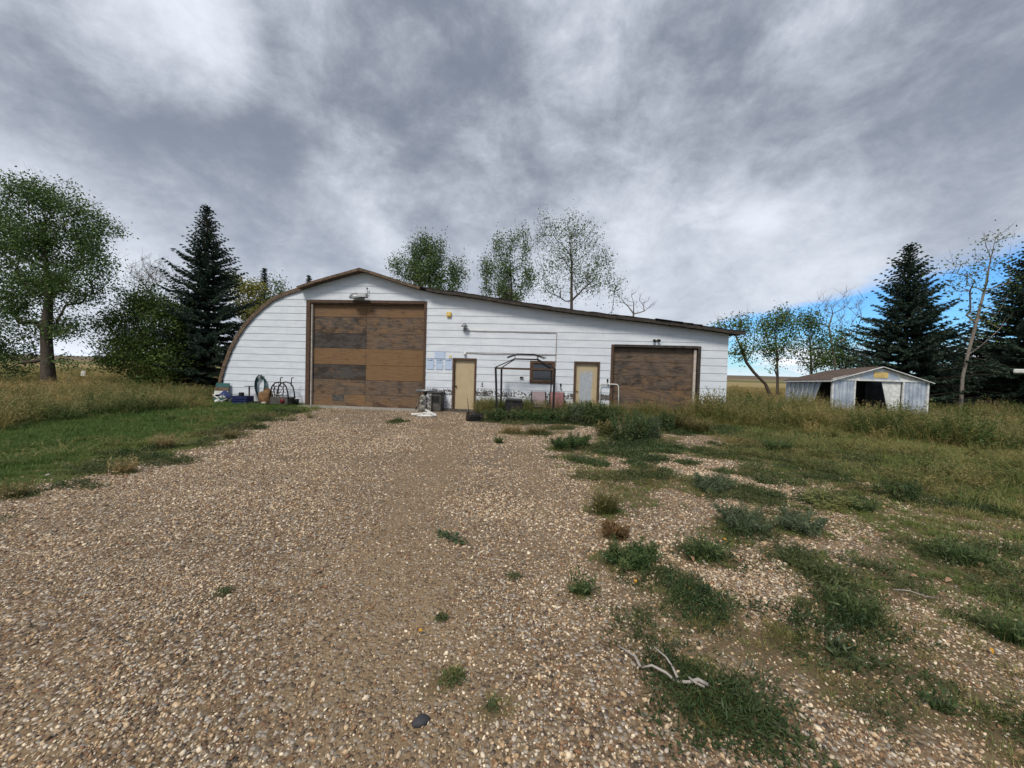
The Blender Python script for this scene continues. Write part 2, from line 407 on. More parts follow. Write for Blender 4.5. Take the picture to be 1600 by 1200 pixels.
foliage('weed_blue', (.060, .090, .050), (.115, .150, .080), (.18, .20, .11), .2, hgrad=((.12, .15, .09), .6, .35))
foliage('weed_dark', (.036, .066, .024), (.076, .115, .040), (.22, .19, .085), .2)
foliage('weed_straw', (.20, .15, .065), (.34, .26, .12), (.46, .37, .19), .25)
foliage('weed_dry', (.10, .062, .030), (.20, .125, .055), (.30, .20, .09), .2)
foliage('weed_olive', (.060, .070, .022), (.11, .12, .038), (.20, .18, .06), .25, hgrad=((.26, .20, .09), .4, .7))
foliage('grass_lawn', (.058, .125, .024), (.135, .185, .044), (.30, .24, .10), .25, 'INSTANCER')
foliage('grass_tall', (.075, .115, .028), (.19, .185, .055), (.43, .31, .13), .25, 'INSTANCER', hgrad=((.40, .29, .13), .55, .5))

foliage('sprawl', (.036, .062, .022), (.085, .105, .038), (.20, .155, .07), .2, 'INSTANCER')
# pebbles coloured per instance
mt, gg, b, o = newmat('pebble')
t = gg.attr('tint', 'INSTANCER'); co = objco(gg)
c0 = gg.ramp(t, [(0, (0.049, 0.042, 0.036)), (.10, (0.103, 0.076, 0.055)), (.20, (0.236, 0.120, 0.060)), (.32, (0.328, 0.223, 0.130)), (.45, (0.232, 0.202, 0.165)), (.56, (0.475, 0.316, 0.173)), (.70, (0.595, 0.449, 0.290)), (.82, (0.487, 0.432, 0.358)), (.92, (0.793, 0.655, 0.465)), (1, (0.940, 0.828, 0.656))])
c0 = gg.mix(gg.ss(gg.noise(co, 2.5, 4, .6), .4, .75, 0, .45), c0, (.18, .125, .078))
gg.put(b.inputs['Base Color'], c0); b.inputs['Roughness'].default_value = .75; b.inputs['Specular IOR Level'].default_value = .3

# ground sheet: soil / grass colour from placement data, gravel as cells
mt, gg, b, o = newmat('ground')
co = objco(gg); gc = gg.attr('gcol', out='Color'); gv = gg.attr('grav')
wob = gg.n('ShaderNodeVectorMath', operation='MULTIPLY_ADD'); gg.put(wob.inputs[0], gg.noise(co, 20, 2, .5, out=1)); wob.inputs[1].default_value = (.02, .02, 0); gg.put(wob.inputs[2], co)
def cells(scale, seedoff):
    v = gg.n('ShaderNodeTexVoronoi', feature='F1'); gg.put(v.inputs['Vector'], gg.mapv(wob.outputs[0], loc=(seedoff, seedoff * 2, 0), scale=(1, 1, 0))); v.inputs['Scale'].default_value = scale
    s2 = gg.n('ShaderNodeSeparateColor'); gg.put(s2.inputs[0], v.outputs['Color'])
    return v.outputs['Distance'], s2.outputs[0], s2.outputs[1]
d1, r1, k1 = cells(42, 0.0)
stone = gg.ramp(r1, [(0, (.05, .046, .046)), (.15, (.10, .080, .066)), (.3, (.20, .115, .070)), (.5, (.25, .20, .14)), (.68, (.31, .235, .155)), (.85, (.33, .30, .26)), (1, (.50, .45, .39))])
soil_n = gg.noise(co, 1.1, 6, .6); soil = gg.mix(gg.ss(soil_n, .35, .68), (.080, .052, .030), (.165, .112, .064))
fine = gg.noise(co, 90, 3, .7); soil = gg.mix(gg.ss(fine, .40, .80), soil, (.32, .235, .145))
trk = gg.attr('trk'); soil = gg.mix(gg.math('MULTIPLY', trk, .6), soil, gg.mix(gg.ss(fine, .35, .7), (.22, .152, .088), (.34, .25, .155)))
sf = gg.math('MULTIPLY', gg.math('MULTIPLY', gg.ss(d1, .62, .50), gg.math('SUBTRACT', 1.0, gg.math('MULTIPLY', trk, .55))), gg.math('MULTIPLY', gv, gg.ss(k1, .05, .12)))
gcol_ = gg.mix(sf, soil, stone)
patch = gg.noise(co, .45, 5, .6); gcol_ = gg.mix(gg.ss(patch, .45, .72, 0, .35), gcol_, (.22, .155, .095))
ln_ = gg.noise(co, 5, 6, .7); ln2 = gg.noise(co, 40, 3, .7)
gr = gg.mix(gg.ss(ln_, .35, .7), gc, (.12, .085, .045)); gr = gg.mix(gg.ss(ln2, .4, .7, 0, .5), gr, gg.mix(1.0, gc, (.5, .5, .5), 'MULTIPLY'))
far = gg.attr('farf')
gr = gg.mix(far, gr, gg.mix(gg.math('MULTIPLY', gg.ss(gg.noise(gg.mapv(co, scale=(.25, 1, 1)), .02, 7, .65), .35, .7), .6), gc, gg.mix(1.0, gc, (.55, .55, .5), 'MULTIPLY')))
gg.put(b.inputs['Base Color'], gg.mix(gv, gr, gcol_)); b.inputs['Roughness'].default_value = .95; b.inputs['Specular IOR Level'].default_value = .15
bump(gg, b, gg.math('ADD', gg.math('MULTIPLY', gg.math('MULTIPLY', gg.ss(d1, .62, .2), gv), 1.0), gg.math('MULTIPLY', ln2, .5)), .8, .012)
#@@PART2
# ------------------------------------------------------------------ ground cover plan (metres)
def curve_from(pix):
    q = np.array([G(u, v)[:2] for u, v in pix]); q = q[np.argsort(q[:, 1])]; return q[:, 1], q[:, 0]
_ly, _lx = curve_from([(0, 785), (100, 757), (200, 728), (300, 697), (350, 680), (400, 660), (440, 648), (475, 643)])
_ry, _rx = curve_from([(1040, 668), (1120, 700), (1190, 745), (1300, 830), (1400, 910), (1500, 985), (1600, 1060)])
def left_x(y): return np.interp(y, _ly, _lx)
def right_x(y): return np.interp(y, _ry, _rx)
def tall_left(x, y): return sst(-11.3 - x + (fbm(x * .6, y * .6, 3) - .5) * 1.6, -.2, .5) * sst(y, 3, 6) * (1 - sst(y + x * .25, 13.5, 16.5)) * (1 - sst(2.6 - wall_dist(x, y), 0, .6) * sst(wall_s(x, y), -14.6, -14.0))
def tall_right(x, y):
    yb = np.interp(x, [4.9, 7.3, 9.5, 10.7, 11.7, 14, 20], [14.2, 13.4, 12.6, 10.9, 9.6, 8.6, 7.5])
    return sst(y - yb + (fbm(x * .7, y * .7, 5) - .5) * 1.8, -.3, .5) * sst(x, 4.6, 5.6)
def wall_dist(x, y): return WALL_D * math.cos(WALL_A) - (x * _n[0] + y * _n[1])      # metres in front of the wall
def wall_s(x, y): return x * _sd[0] + y * _sd[1]
CL = [
 (945, 800, 62, .34, 'grass', 'weed_olive', 'upright yellow-green grass bunch alone on the gravel'),
 (1108, 768, 92, .22, 'bush', 'weed_blue', 'wide blue-green weed mound farthest up the gravel'),
 (1160, 823, 105, .20, 'bush', 'weed_blue', 'sprawling blue-green weed mound right of the bright green ones'),
 (1248, 826, 92, .18, 'bush', 'weed_blue', 'blue-green weed mound touching the right grass edge'),
 (985, 880, 105, .15, 'bush', 'weed_green', 'leafy green weed clump below the brown tuft'),
 (1100, 868, 95, .15, 'grass', 'weed_green', 'bright green fine-leaved clump in the middle of the patchy gravel'),
 (962, 838, 42, .13, 'bush', 'weed_dry', 'dead brown weed tuft beside the leafy green clump'),
 (1090, 946, 120, .06, 'mat', 'weed_dark', 'flat dark green mat above the forked branch'),
 (1050, 905, 80, .06, 'mat', 'weed_dark', 'flat green mat joining the bright clump and the dark mat'),
 (1108, 1080, 135, .06, 'mat', 'weed_dark', 'largest flat dark mat under the forked branch'),
 (910, 928, 42, .09, 'grass', 'weed_dark', 'small dark green tuft on open gravel left of the mats'),
 (1335, 958, 115, .14, 'grass', 'weed_green', 'spiky green grass clump on the right gravel'),
 (1228, 1000, 85, .07, 'mat', 'weed_olive', 'brownish green mat between branch and right grass'),
 (1305, 1020, 36, .07, 'grass', 'weed_blue', 'small grey-green tuft beside an orange leaf'),
 (1582, 1000, 90, .18, 'grass', 'weed_green', 'bright grass clump cut by the right edge'),
 (1410, 780, 60, .26, 'bush', 'weed_dark', 'dark green bushy weed in the right grass'),
 (1505, 875, 100, .17, 'grass', 'weed_green', 'coarse green clump beside a bare dark hollow on the right'),
 (1345, 795, 60, .14, 'grass', 'weed_green', 'low green tuft left of the dark bushy weed'),
 (1240, 870, 60, .05, 'mat', 'weed_dark', 'small dark mat right of the fine-leaved clump'),
 (1288, 905, 60, .07, 'mat', 'weed_dark', 'dark green low mat on gravel before the right grass'),
 (1470, 1105, 50, .06, 'grass', 'weed_dark', 'small dark tuft on gravel near the bottom right'),
 (770, 1105, 28, .035, 'mat', 'weed_dark', 'tiny flat weed near the bottom centre'),
 (705, 1062, 36, .035, 'mat', 'weed_dark', 'flat weed just above the dark stone'),
 (350, 926, 22, .03, 'mat', 'weed_dark', 'small lone tuft on the open left gravel'),
 (690, 968, 16, .03, 'mat', 'weed_dark', 'tiny green sprout on mid gravel left of centre'),
 (802, 905, 20, .03, 'mat', 'weed_dark', 'tiny green sprout on mid gravel right of centre'),
 (1215, 705, 60, .30, 'grass', 'weed_green', 'green grass tuft at the edge of the tall right grass'),
 (880, 702, 46, .26, 'bush', 'weed_green', 'mid green weed clump in front of the second door weeds'),
 (905, 698, 44, .28, 'bush', 'weed_green', 'mid green weed clump below the second door'),
 (985, 690, 90, .72, 'bush', 'weed_dark', 'largest bushy weed before the white tube frame'),
 (1012, 684, 56, .60, 'bush', 'weed_blue', 'grey-green bushy weed before the right overhead door'),
 (948, 682, 34, .40, 'bush', 'weed_olive', 'yellow-green weed at the foot of the largest bush'),
 (775, 658, 40, .36, 'bush', 'weed_dark', 'weed clump at the foot of the left gazebo posts'),
 (808, 660, 50, .36, 'bush', 'weed_dark', 'weed clump before the black box'),
 (842, 660, 46, .34, 'bush', 'weed_green', 'weed clump before the mauve chair'),
 (872, 660, 48, .42, 'bush', 'weed_dark', 'weed clump at the foot of the right gazebo post'),
 (905, 662, 42, .66, 'bush', 'weed_blue', 'tall weed in front of the second door left side'),
 (928, 664, 46, .72, 'bush', 'weed_dark', 'tall weed in front of the second door right side'),
 (950, 664, 36, .60, 'bush', 'weed_dark', 'tall weed between second door and right overhead door'),
 (800, 676, 40, .20, 'grass', 'weed_straw', 'dry orange grass bunch before the gazebo weeds'),
 (838, 678, 44, .20, 'grass', 'weed_olive', 'yellowing grass bunch before the chair weeds'),
 (779, 692, 14, .14, 'grass', 'weed_green', 'small bright sprout on gravel below the gazebo'),
 (1064, 672, 22, .75, 'grass', 'weed_olive', 'tall olive grass clump at the right overhead door foot'),
 (1090, 676, 50, .48, 'grass', 'weed_olive', 'olive grass clump at the workshop right corner'),
 (1040, 674, 26, .55, 'bush', 'weed_dark', 'dark weed at the middle of the right overhead door'),
 (622, 660, 18, .10, 'grass', 'weed_green', 'small green tuft before the big door'),
 (195, 738, 40, .20, 'grass', 'weed_straw', 'straw coloured grass tuft on the left drive edge'),
 (258, 700, 34, .28, 'grass', 'weed_straw', 'taller straw grass tuft on the left drive edge'),
 (25, 778, 44, .16, 'grass', 'weed_olive', 'olive grass tuft at the left frame edge'),
 (360, 685, 20, .18, 'grass', 'weed_olive', 'small olive tuft near the drive bend at left'),
]
SM = [(130, 215), (230, 235), (300, 250), (510, 240), (560, 262), (660, 220), (730, 175), (845, 240), (720, 298), (640, 320), (1090, 300), (515, 310), (370, 185), (510, 185), (1340, 360), (1430, 325), (1540, 370), (1390, 450), (700, 150), (590, 170), (940, 178), (800, 150), (1220, 460)]
_bl = []
for e_ in CL + [(860 + .25 * cx, 663 + .25 * cy, 22 + (k * 7) % 16, .05, 'mat', '', '') for k, (cx, cy) in enumerate(SM)]:
    q_ = G(e_[0], e_[1]); _bl.append((q_[0], q_[1], e_[2] * q_[1] / F_PX / 2 * (1.05 if e_[4] == 'mat' else .85)))
def blobs(x, y):
    m_ = np.zeros(np.shape(x)); nz = fbm(x * 5, y * 5, 19)
    for bx, by, br in _bl:
        k = (np.abs(x - bx) < br * 2) & (np.abs(y - by) < br * 2)
        if np.any(k): m_[k] = np.maximum(m_[k], sst(1.35 - np.hypot(x[k] - bx, (y[k] - by) * 1.15) / br + (nz[k] - .5) * 1.0, 0, .5))
    return m_
def cover(x, y):
    n = fbm(x * .8, y * .8, 11); n2 = fbm(x * 2.3, y * 2.3, 23)
    lawn = sst(left_x(y) - x + (n - .5) * 1.6 + (n2 - .5) * .8, -.15, .55)
    dr = x - right_x(y)
    gR = sst(dr + (n - .5) * 2.6 + (n2 - .5) * 1.4, -.35, .8)
    bare = sst(n2 + .35 * (n - .5), .52, .62) * (1 - sst(dr, 1.2, 4.5))
    gR = gR * (1 - .85 * bare)
    bb = blobs(x, y); pz = np.maximum(sst(x, .5, 1.5) * sst(n2 * .6 + n * .4 + .05 * sst(x - right_x(y), -1.5, 0), .51, .60) * .72 * (1 - gR), bb * .9)
    s = wall_s(x, y); wd = wall_dist(x, y)
    strip = sst(1.9 - wd + (n2 - .5) * 1.8, -.2, .4) * sst(s, -2.9, -2.0) * sst(wd, -30, -.2) * (1 - sst(s, 7, 8))
    back = sst(-wd, .1, .4)
    grass = np.clip(np.maximum.reduce([lawn, gR, pz, strip * .85, back, sst(-y, 3, 8)]), 0, 1)
    return lawn, gR, pz, strip, grass

def axis(lo, hi, step, a, b, ratio=1.16):
    mid = list(np.arange(lo, hi + 1e-6, step)); st = step; x = hi; up = []
    while x < b: st *= ratio; x += st; up.append(x)
    st = step; x = lo; dn = []
    while x > a: st *= ratio; x -= st; dn.append(x)
    return np.array(dn[::-1] + mid + up)
gx_, gy_ = axis(-16, 15, .14, -3500, 3500), axis(.4, 18, .14, -120, 4000)
X, Y = np.meshgrid(gx_, gy_); X, Y = X.ravel(), Y.ravel()
DD = np.hypot(X, Y)
Z = (fbm(X * .7, Y * .7, 31) - .5) * .05 * sst(DD, .5, 3) * (1 - sst(DD, 60, 200)) + (fbm(X * 3, Y * 3, 37) - .5) * .022 * (1 - sst(DD, 14, 20))
ang = np.arctan2(X, np.maximum(Y, 1e-3))
Z = Z + sst(DD, 350, 1500) * (13 + 12 * (fbm(ang * 4 + 9, DD * .0012, 41) - .5)) * sst(Y, -50, 200) + sst(DD, 60, 400) * (fbm(X * .006, Y * .006, 43) - .5) * 2.0
def gz(x, y): return float((fbm(x * .7, y * .7, 31) - .5) * .05 * sst(math.hypot(x, y), .5, 3) + (fbm(x * 3, y * 3, 37) - .5) * .022)
def gza(x, y):
    d = np.hypot(x, y); return (fbm(x * .7, y * .7, 31) - .5) * .05 * sst(d, .5, 3) * (1 - sst(d, 60, 200)) + (fbm(x * 3, y * 3, 37) - .5) * .022 * (1 - sst(d, 14, 20))
def track(x, y):                              # compacted wheel strips
    wb = (fbm(y * .5, x * .2, 5) - .5) * .5; rough = .55 + .9 * (fbm(x * 2.5, y * 1.2, 8) - .2)
    return np.clip(np.maximum(sst(np.abs(x + .75 + .16 * (y - 3) + wb), .85, .1), .6 * sst(np.abs(x - .75 + .10 * (y - 3) + wb), .7, .0)) * rough, 0, 1) * (1 - sst(y, 11, 14))
lawn, gR, pz, strip, grass = cover(X, Y)
tl, tr_ = tall_left(X, Y), tall_right(X, Y)
C = np.zeros((len(X), 4)); C[:, 3] = 1
c_l, c_r, c_p = np.array([.055, .090, .024]), np.array([.085, .080, .032]), np.array([.070, .052, .028])
C[:, :3] = c_r
C[:, :3] += (c_l - C[:, :3]) * lawn[:, None]
C[:, :3] += (np.array([.10, .080, .034]) - C[:, :3]) * np.clip(tl + tr_, 0, 1)[:, None]
C[:, :3] += (c_p - C[:, :3]) * np.clip(pz + strip, 0, 1)[:, None] * .7
fld = sst(DD, 24, 36); fn = fbm(X * .012, Y * .02, 53)
gold, fgreen, hill = np.array([.30, .225, .095]), np.array([.115, .120, .045]), np.array([.155, .118, .080])
band = sst(np.abs(DD - 75 + (fn - .5) * 40), 22, 8)
fc = gold + (fgreen - gold) * np.clip(band + sst(fn, .55, .7) * .6, 0, 1)[:, None]
fc = fc + (fgreen * .9 - fc) * (sst(DD, 230, 330) * (1 - sst(DD, 430, 600)))[:, None]
fc = fc + (hill - fc) * sst(DD, 480, 800)[:, None]
C[:, :3] += (fc - C[:, :3]) * fld[:, None]
nx, ny = len(gx_), len(gy_)
ii = (np.arange(ny - 1)[:, None] * nx + np.arange(nx - 1)[None]).ravel()
me = mesh_np('ground', np.stack([X, Y, Z], 1), np.stack([ii, ii + 1, ii + nx + 1, ii + nx], 1), None, dict(grav=1 - grass, farf=fld, trk=track(X, Y)), True)
at = me.attributes.new('gcol', 'FLOAT_COLOR', 'POINT'); at.data.foreach_set('color', C.astype(np.float32).ravel())
tag(ob('ground', me, MATS['ground']), 'gravel yard running out to grass and dry prairie fields', kind='structure')

# ------------------------------------------------------------------ workshop building
bl = thing('workshop_building', 'white sided workshop with curved left roof and long sloping lean-to on the right', 'building', WALL_O, -WALL_A)
arc = [(-14.10, -.06), (-14.03, .5), (-13.93, 1.05), (-13.77, 1.6), (-13.5, 2.28), (-13.19, 2.85), (-12.85, 3.33), (-12.47, 3.75), (-12.0, 4.16), (-11.56, 4.47), (-10.99, 4.72), (-10.28, 4.95)]
over = [(-10.28, 4.90), (-9.5, 5.15), (-8.67, 5.38), (-8.1, 5.53), (-7.63, 5.66), (-7.15, 5.53), (-6.75, 5.41), (-6.2, 5.24), (-5.67, 5.08), (-5.1, 4.93), (-4.6, 4.83), (-3.54, 4.71), (-2.5, 4.57), (-1.46, 4.41), (-.19, 4.23), (1.06, 4.07), (2.3, 3.93), (3.52, 3.81), (4.96, 3.65), (5.91, 3.53), (7.24, 3.37)]
def dens(p, step=.12):
    q = [p[0]]
    for a, b_ in zip(p, p[1:]):
        k = max(1, int(math.hypot(b_[0] - a[0], b_[1] - a[1]) / step))
        q += [(a[0] + (b_[0] - a[0]) * i / k, a[1] + (b_[1] - a[1]) * i / k) for i in range(1, k + 1)]
    return q
prof = np.array(dens(arc)[:-1] + dens(over)); WALL_R = 6.82
def H(s):                                   # top of the siding
    h = np.interp(s, prof[:, 0], prof[:, 1])
    hl = np.interp(np.asarray(s) - .13, prof[:, 0], prof[:, 1])
    return np.where(np.asarray(s) < -10.4, np.minimum(h, hl), h - .10)
OPEN = [(-10.05, -4.93, -.1, 4.40), (-3.80, -2.82, .06, 2.14), (-.67, .31, 1.22, 2.12), (1.06, 2.06, .06, 2.13), (2.49, 5.82, -.1, 2.83)]
S0 = -13.96
brk = sorted(set([S0, WALL_R] + [x for o_ in OPEN for x in o_[:2]]))
E_, Z0_ = .290, 3.846
courses = [Z0_ - E_ * k for k in range(-7, 14)][::-1]        # lower edges
courses = [.10] + [c for c in courses if c > .16]
def spans(x0, x1, z0, z1):
    iv = [(z0, z1)]; xm = (x0 + x1) / 2
    for a, b_, c_, d_ in OPEN:
        if a < xm < b_:
            nv = []
            for p, q in iv:
                if c_ > p: nv.append((p, min(q, c_)))
                if d_ < q: nv.append((max(p, d_), q))
            iv = [t for t in nv if t[1] - t[0] > .02]
    return iv
def strip_mesh(mb, x0, x1, za, zb, z0, z1, lap=True):
    xs = np.linspace(x0, x1, max(2, int((x1 - x0) / .10) + 2)); hs = H(xs); tops = np.minimum(zb, hs)
    yb = lambda z: (-.018 + .015 * (z - z0) / (z1 - z0)) if lap else .012
    for i in range(len(xs) - 1):
        a, b_ = tops[i], tops[i + 1]
        if a <= za + .004 and b_ <= za + .004: continue
        xl, xr = xs[i], xs[i + 1]
        if a < za or b_ < za:                              # the roof line cuts through this column
            t = (za - a) / (b_ - a); xc = xl + (xr - xl) * t
            if a < za: xl, a = xc, za + .001
            else: xr, b_ = xc, za + .001
        v = [(xl, yb(za), za), (xr, yb(za), za), (xr, yb(b_), b_), (xl, yb(a), a)]; f = [(0, 1, 2, 3)]
        if lap: v += [(xl, .010, za), (xr, .010, za)]; f.append((4, 5, 1, 0))
        mb.add(v, f)
back = MB()
for z0, z1 in zip(courses, courses[1:] + [courses[-1] + E_]):
    run = None
    for x0, x1 in zip(brk, brk[1:]):
        iv = spans(x0, x1, z0, z1 + .004)
        for za, zb in iv: strip_mesh(back, x0, x1, za, zb + .0, z0, z1, False)
        if not iv:
            if run is not None and run.v: run.build('siding_board', MATS['siding'], bl)
            run = None; continue
        if run is None: run = MB()
        for za, zb in iv: strip_mesh(run, x0, x1, za, min(zb, z1 - .002) if zb > z1 - .002 else zb, z0, z1)
    if run is not None and run.v: run.build('siding_board', MATS['siding'], bl)
back.build('wall_sheathing', MATS['dark_inside'], bl)
DEP = 19.0
MB().box(6.72, 6.84, .03, DEP, 0, 3.25).build('side_wall', MATS['siding'], bl)
bw = [(float(s), float(H(s)) - .05) for s in np.linspace(-13.9, 6.8, 60)]
MB().plate([(-13.9, 0)] + bw + [(6.8, 0)], DEP - .15, DEP - .03).build('rear_wall', MATS['siding'], bl)
for a, b_ in ((-13.95, -10.05), (-4.93, -3.88), (-2.74, .98), (2.12, 2.47), (5.83, 6.80)): MB().box(a, b_, .0, .25, -.25, .098).build('foundation', MATS['concrete'], bl)
MB().box(-10.3, -4.7, -.75, .3, -.2, .022).build('door_apron', MATS['concrete'], bl)
MB().box(2.3, 6.0, -.55, .3, -.2, .03).build('door_apron', MATS['concrete'], bl)
# roof skins
def roof_skin(pts, y0, y1, th):
    p = np.array(pts); d = np.gradient(p, axis=0); nn_ = np.stack([d[:, 1], -d[:, 0]], 1); nn_ /= np.linalg.norm(nn_, axis=1)[:, None]
    q = p + nn_ * th; mb = MB()
    for i in range(len(p) - 1):
        A, B, a, b_ = p[i], p[i + 1], q[i], q[i + 1]
        mb.add([(A[0], y0, A[1]), (B[0], y0, B[1]), (B[0], y1, B[1]), (A[0], y1, A[1]), (a[0], y0, a[1]), (b_[0], y0, b_[1]), (b_[0], y1, b_[1]), (a[0], y1, a[1])],
               [(0, 1, 2, 3), (7, 6, 5, 4), (0, 4, 5, 1), (3, 2, 6, 7)])
    return mb
def jit(p, amp, seed):
    r_ = random.Random(seed); return [(x, z + r_.uniform(-amp, amp)) for x, z in p]
pa, po = dens(arc, .25), dens(over, .2)
roof_skin(pa, -.05, DEP, .10).build('roof', MATS['roof_dark'], bl)
roof_skin(po, -.36, DEP, .05).build('roof', MATS['roof_dark'], bl)
roof_skin(jit([(x, z + .022) for x, z in po if x > -5.3], .016, 4), -.39, DEP - .1, .03).build('shingle_edge', MATS['roof_dark'], bl)
roof_skin([(x + .0, z) for x, z in pa], -.085, -.052, .15).build('fascia_board', MATS['worn_trim'], bl)
sof = [(x, z - .055) for x, z in po]
roof_skin([p for p in sof if p[0] < -4.9], -.34, .0, .03).build('soffit', MATS['worn_trim'], bl)
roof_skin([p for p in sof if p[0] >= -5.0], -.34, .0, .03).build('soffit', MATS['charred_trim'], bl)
roof_skin([(x, z - .012) for x, z in po if x <= -7.6], -.385, -.362, .10).build('fascia_board', MATS['worn_trim'], bl)
roof_skin([(x, z - .012) for x, z in po if -7.63 <= x < -4.9], -.385, -.362, .10).build('fascia_board', MATS['worn_trim'], bl)
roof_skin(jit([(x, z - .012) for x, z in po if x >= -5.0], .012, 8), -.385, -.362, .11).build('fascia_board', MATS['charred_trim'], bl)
for k, x in enumerate((4.3, 4.75, 5.15, 5.5)):
    z = float(np.interp(x, prof[:, 0], prof[:, 1])); sl_ = -.115
    MB().bar((x - .3, -.2 + .05 * k, z + .045 + .3 * -sl_ * .9), (x + .26, -.2, z + .04 + .26 * sl_), .5, .018).build('loose_shingle', MATS['roof_dark'], bl)
# big sectional door
def door_leaf(x0, x1, z0, z1, y, par, rows, split, weath):
    d = MB().box(x0, x1, y + .045, y + .06, z0, z1).build('door_backing', MATS['dark_inside'], par)
    k = 0
    for i, (a, b_) in enumerate(zip(rows, rows[1:])):
        cs = [x0, x0 + (x1 - x0) * split, x1] if split else [x0, x1]
        for j, (p, q) in enumerate(zip(cs, cs[1:])):
            o_ = MB().box(p + .004, q - .004, y + .004 * ((i * 7 + j * 3) % 3), y + .042, z0 + a + .005, z0 + b_ - .005).build('door_panel', MATS['plywood'], d)
            w_ = weath[i][j]; o_.color = (w_[0], w_[1], (k * .137 + .05) % 1, 1); k += 1
    return d
door_leaf(-9.84, -5.02, .0, 4.27, .13, bl, [0, .51, 1.14, 1.76, 2.44, 3.07, 3.74, 4.27], .482,
          [[(.46, .2), (.52, .3)], [(.60, .35), (.62, .3)], [(.58, .80), (.36, .0)], [(.38, .2), (.36, .05)], [(.56, .95), (.60, .35)], [(.58, .50), (.56, .35)], [(.45, .1), (.47, .15)]]).name = 'overhead_door'
MB().box(-8.95, -8.45, .118, .128, .23, .49).build('door_patch', MATS['grey_box'], bl)
rr_ = random.Random(3)
for x0, w_, h_ in ((-8.35, .9, .14), (-7.2, .95, .26), (-6.1, 1.0, .17)):   # torn plywood skin along the bottom edge
    pts = [(x0, .01)] + [(x0 + w_ * t, h_ * (1 - t) * rr_.uniform(.6, 1.1) + .015) for t in (.02, .12, .2, .33, .45, .6, .75, .9)] + [(x0 + w_, .01)]
    MB().plate(pts, .112, .129).build('torn_plywood', MATS['brown_wood'], bl)
MB().box(-10.06, -9.89, -.045, .16, 0, 4.40).build('door_jamb', MATS['brown_wood'], bl)
MB().box(-9.885, -9.83, .02, .11, .0, 4.26).build('weather_strip', MATS['strip_white'], bl)
MB().box(-5.02, -4.92, -.045, .16, 0, 4.40).build('door_jamb', MATS['brown_wood'], bl)
MB().box(-9.885, -5.025, -.045, .16, 4.30, 4.41).build('door_header', MATS['brown_wood'], bl)
MB().box(-9.82, -5.03, .03, .11, 4.25, 4.297).build('weather_strip', MATS['worn_trim'], bl)
# right hand door
door_leaf(2.57, 5.60, .03, 2.73, .14, bl, [0, .54, 1.08, 1.62, 2.16, 2.70], 0,
          [[(.58, .2)], [(.58, .36)], [(.60, .48)], [(.64, .46)], [(.66, .35)]]).name = 'overhead_door'
MB().box(2.47, 2.57, -.04, .16, 0, 2.83).build('door_jamb', MATS['brown_wood'], bl)
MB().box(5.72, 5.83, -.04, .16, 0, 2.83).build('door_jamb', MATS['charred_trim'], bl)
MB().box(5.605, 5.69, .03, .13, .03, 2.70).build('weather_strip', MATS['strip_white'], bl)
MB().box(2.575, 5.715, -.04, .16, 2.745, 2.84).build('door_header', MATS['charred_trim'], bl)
MB().box(5.692, 5.718, .06, .16, .03, 2.74).build('jamb_gap', MATS['dark_inside'], bl)
# walk doors
def walk_door(x0, x1, zt, worn, knob_mat, kz):
    xc = (x0 + x1) / 2
    d = MB().box(-(x1 - x0) / 2 + .085, (x1 - x0) / 2 - .085, 0, .045, .0, zt - .16).build('walk_door', MATS['tan_door'], bl)
    d.location = (xc, .07, .085); d.color = (worn, 0, 0, 1)
    f2 = MB().box(x0, x0 + .08, -.035, .14, .0, zt).box(x1 - .08, x1, -.035, .14, .0, zt).box(x0 + .08, x1 - .08, -.035, .14, zt - .075, zt).build('door_frame', MATS['brown_wood'], bl)
    MB().box(x0 - .02, x1 + .02, -.16, .14, -.05, .078).build('door_sill', MATS['grey_box'], bl)
    kn = MB().lathe([(.012, 0), (.016, .02), (.03, .035), (.034, .055), (.022, .07)], 12, M=Matrix.Rotation(R(90), 4, 'X')).build('door_knob', knob_mat, d)
    kn.location = (-(x1 - x0) / 2 + .15, 0, kz)
walk_door(-3.80, -2.82, 2.15, 0, MATS['dark_metal'], .92)
walk_door(1.06, 2.06, 2.14, 1, MATS['brass'], .90)
# window
wx0, wx1, wz0, wz1 = -.67, .31, 1.22, 2.12
wf = MB().box(wx0, wx1, -.04, .06, wz1 - .10, wz1).box(wx0, wx1, -.04, .06, wz0, wz0 + .10).box(wx0, wx0 + .10, -.04, .06, wz0 + .10, wz1 - .10).box(wx1 - .10, wx1, -.04, .06, wz0 + .10, wz1 - .10).build('window', MATS['brown_wood'], bl)
MB().box(wx0 + .10, wx1 - .10, .0, .03, wz1 - .135, wz1 - .10).box(wx0 + .10, wx1 - .10, .0, .03, wz0 + .10, wz0 + .135).box(wx0 + .10, wx0 + .135, .0, .03, wz0 + .135, wz1 - .135).box(wx1 - .135, wx1 - .10, .0, .03, wz0 + .135, wz1 - .135).build('sash', MATS['worn_trim'], wf)
MB().box(wx0 + .13, wx1 - .13, .02, .028, wz0 + .13, wz1 - .13).build('pane', MATS['glass'], wf)
#@@PART3
# ------------------------------------------------------------------ things on the wall
Mx = lambda deg, ax: Matrix.Rotation(R(deg), 4, ax)
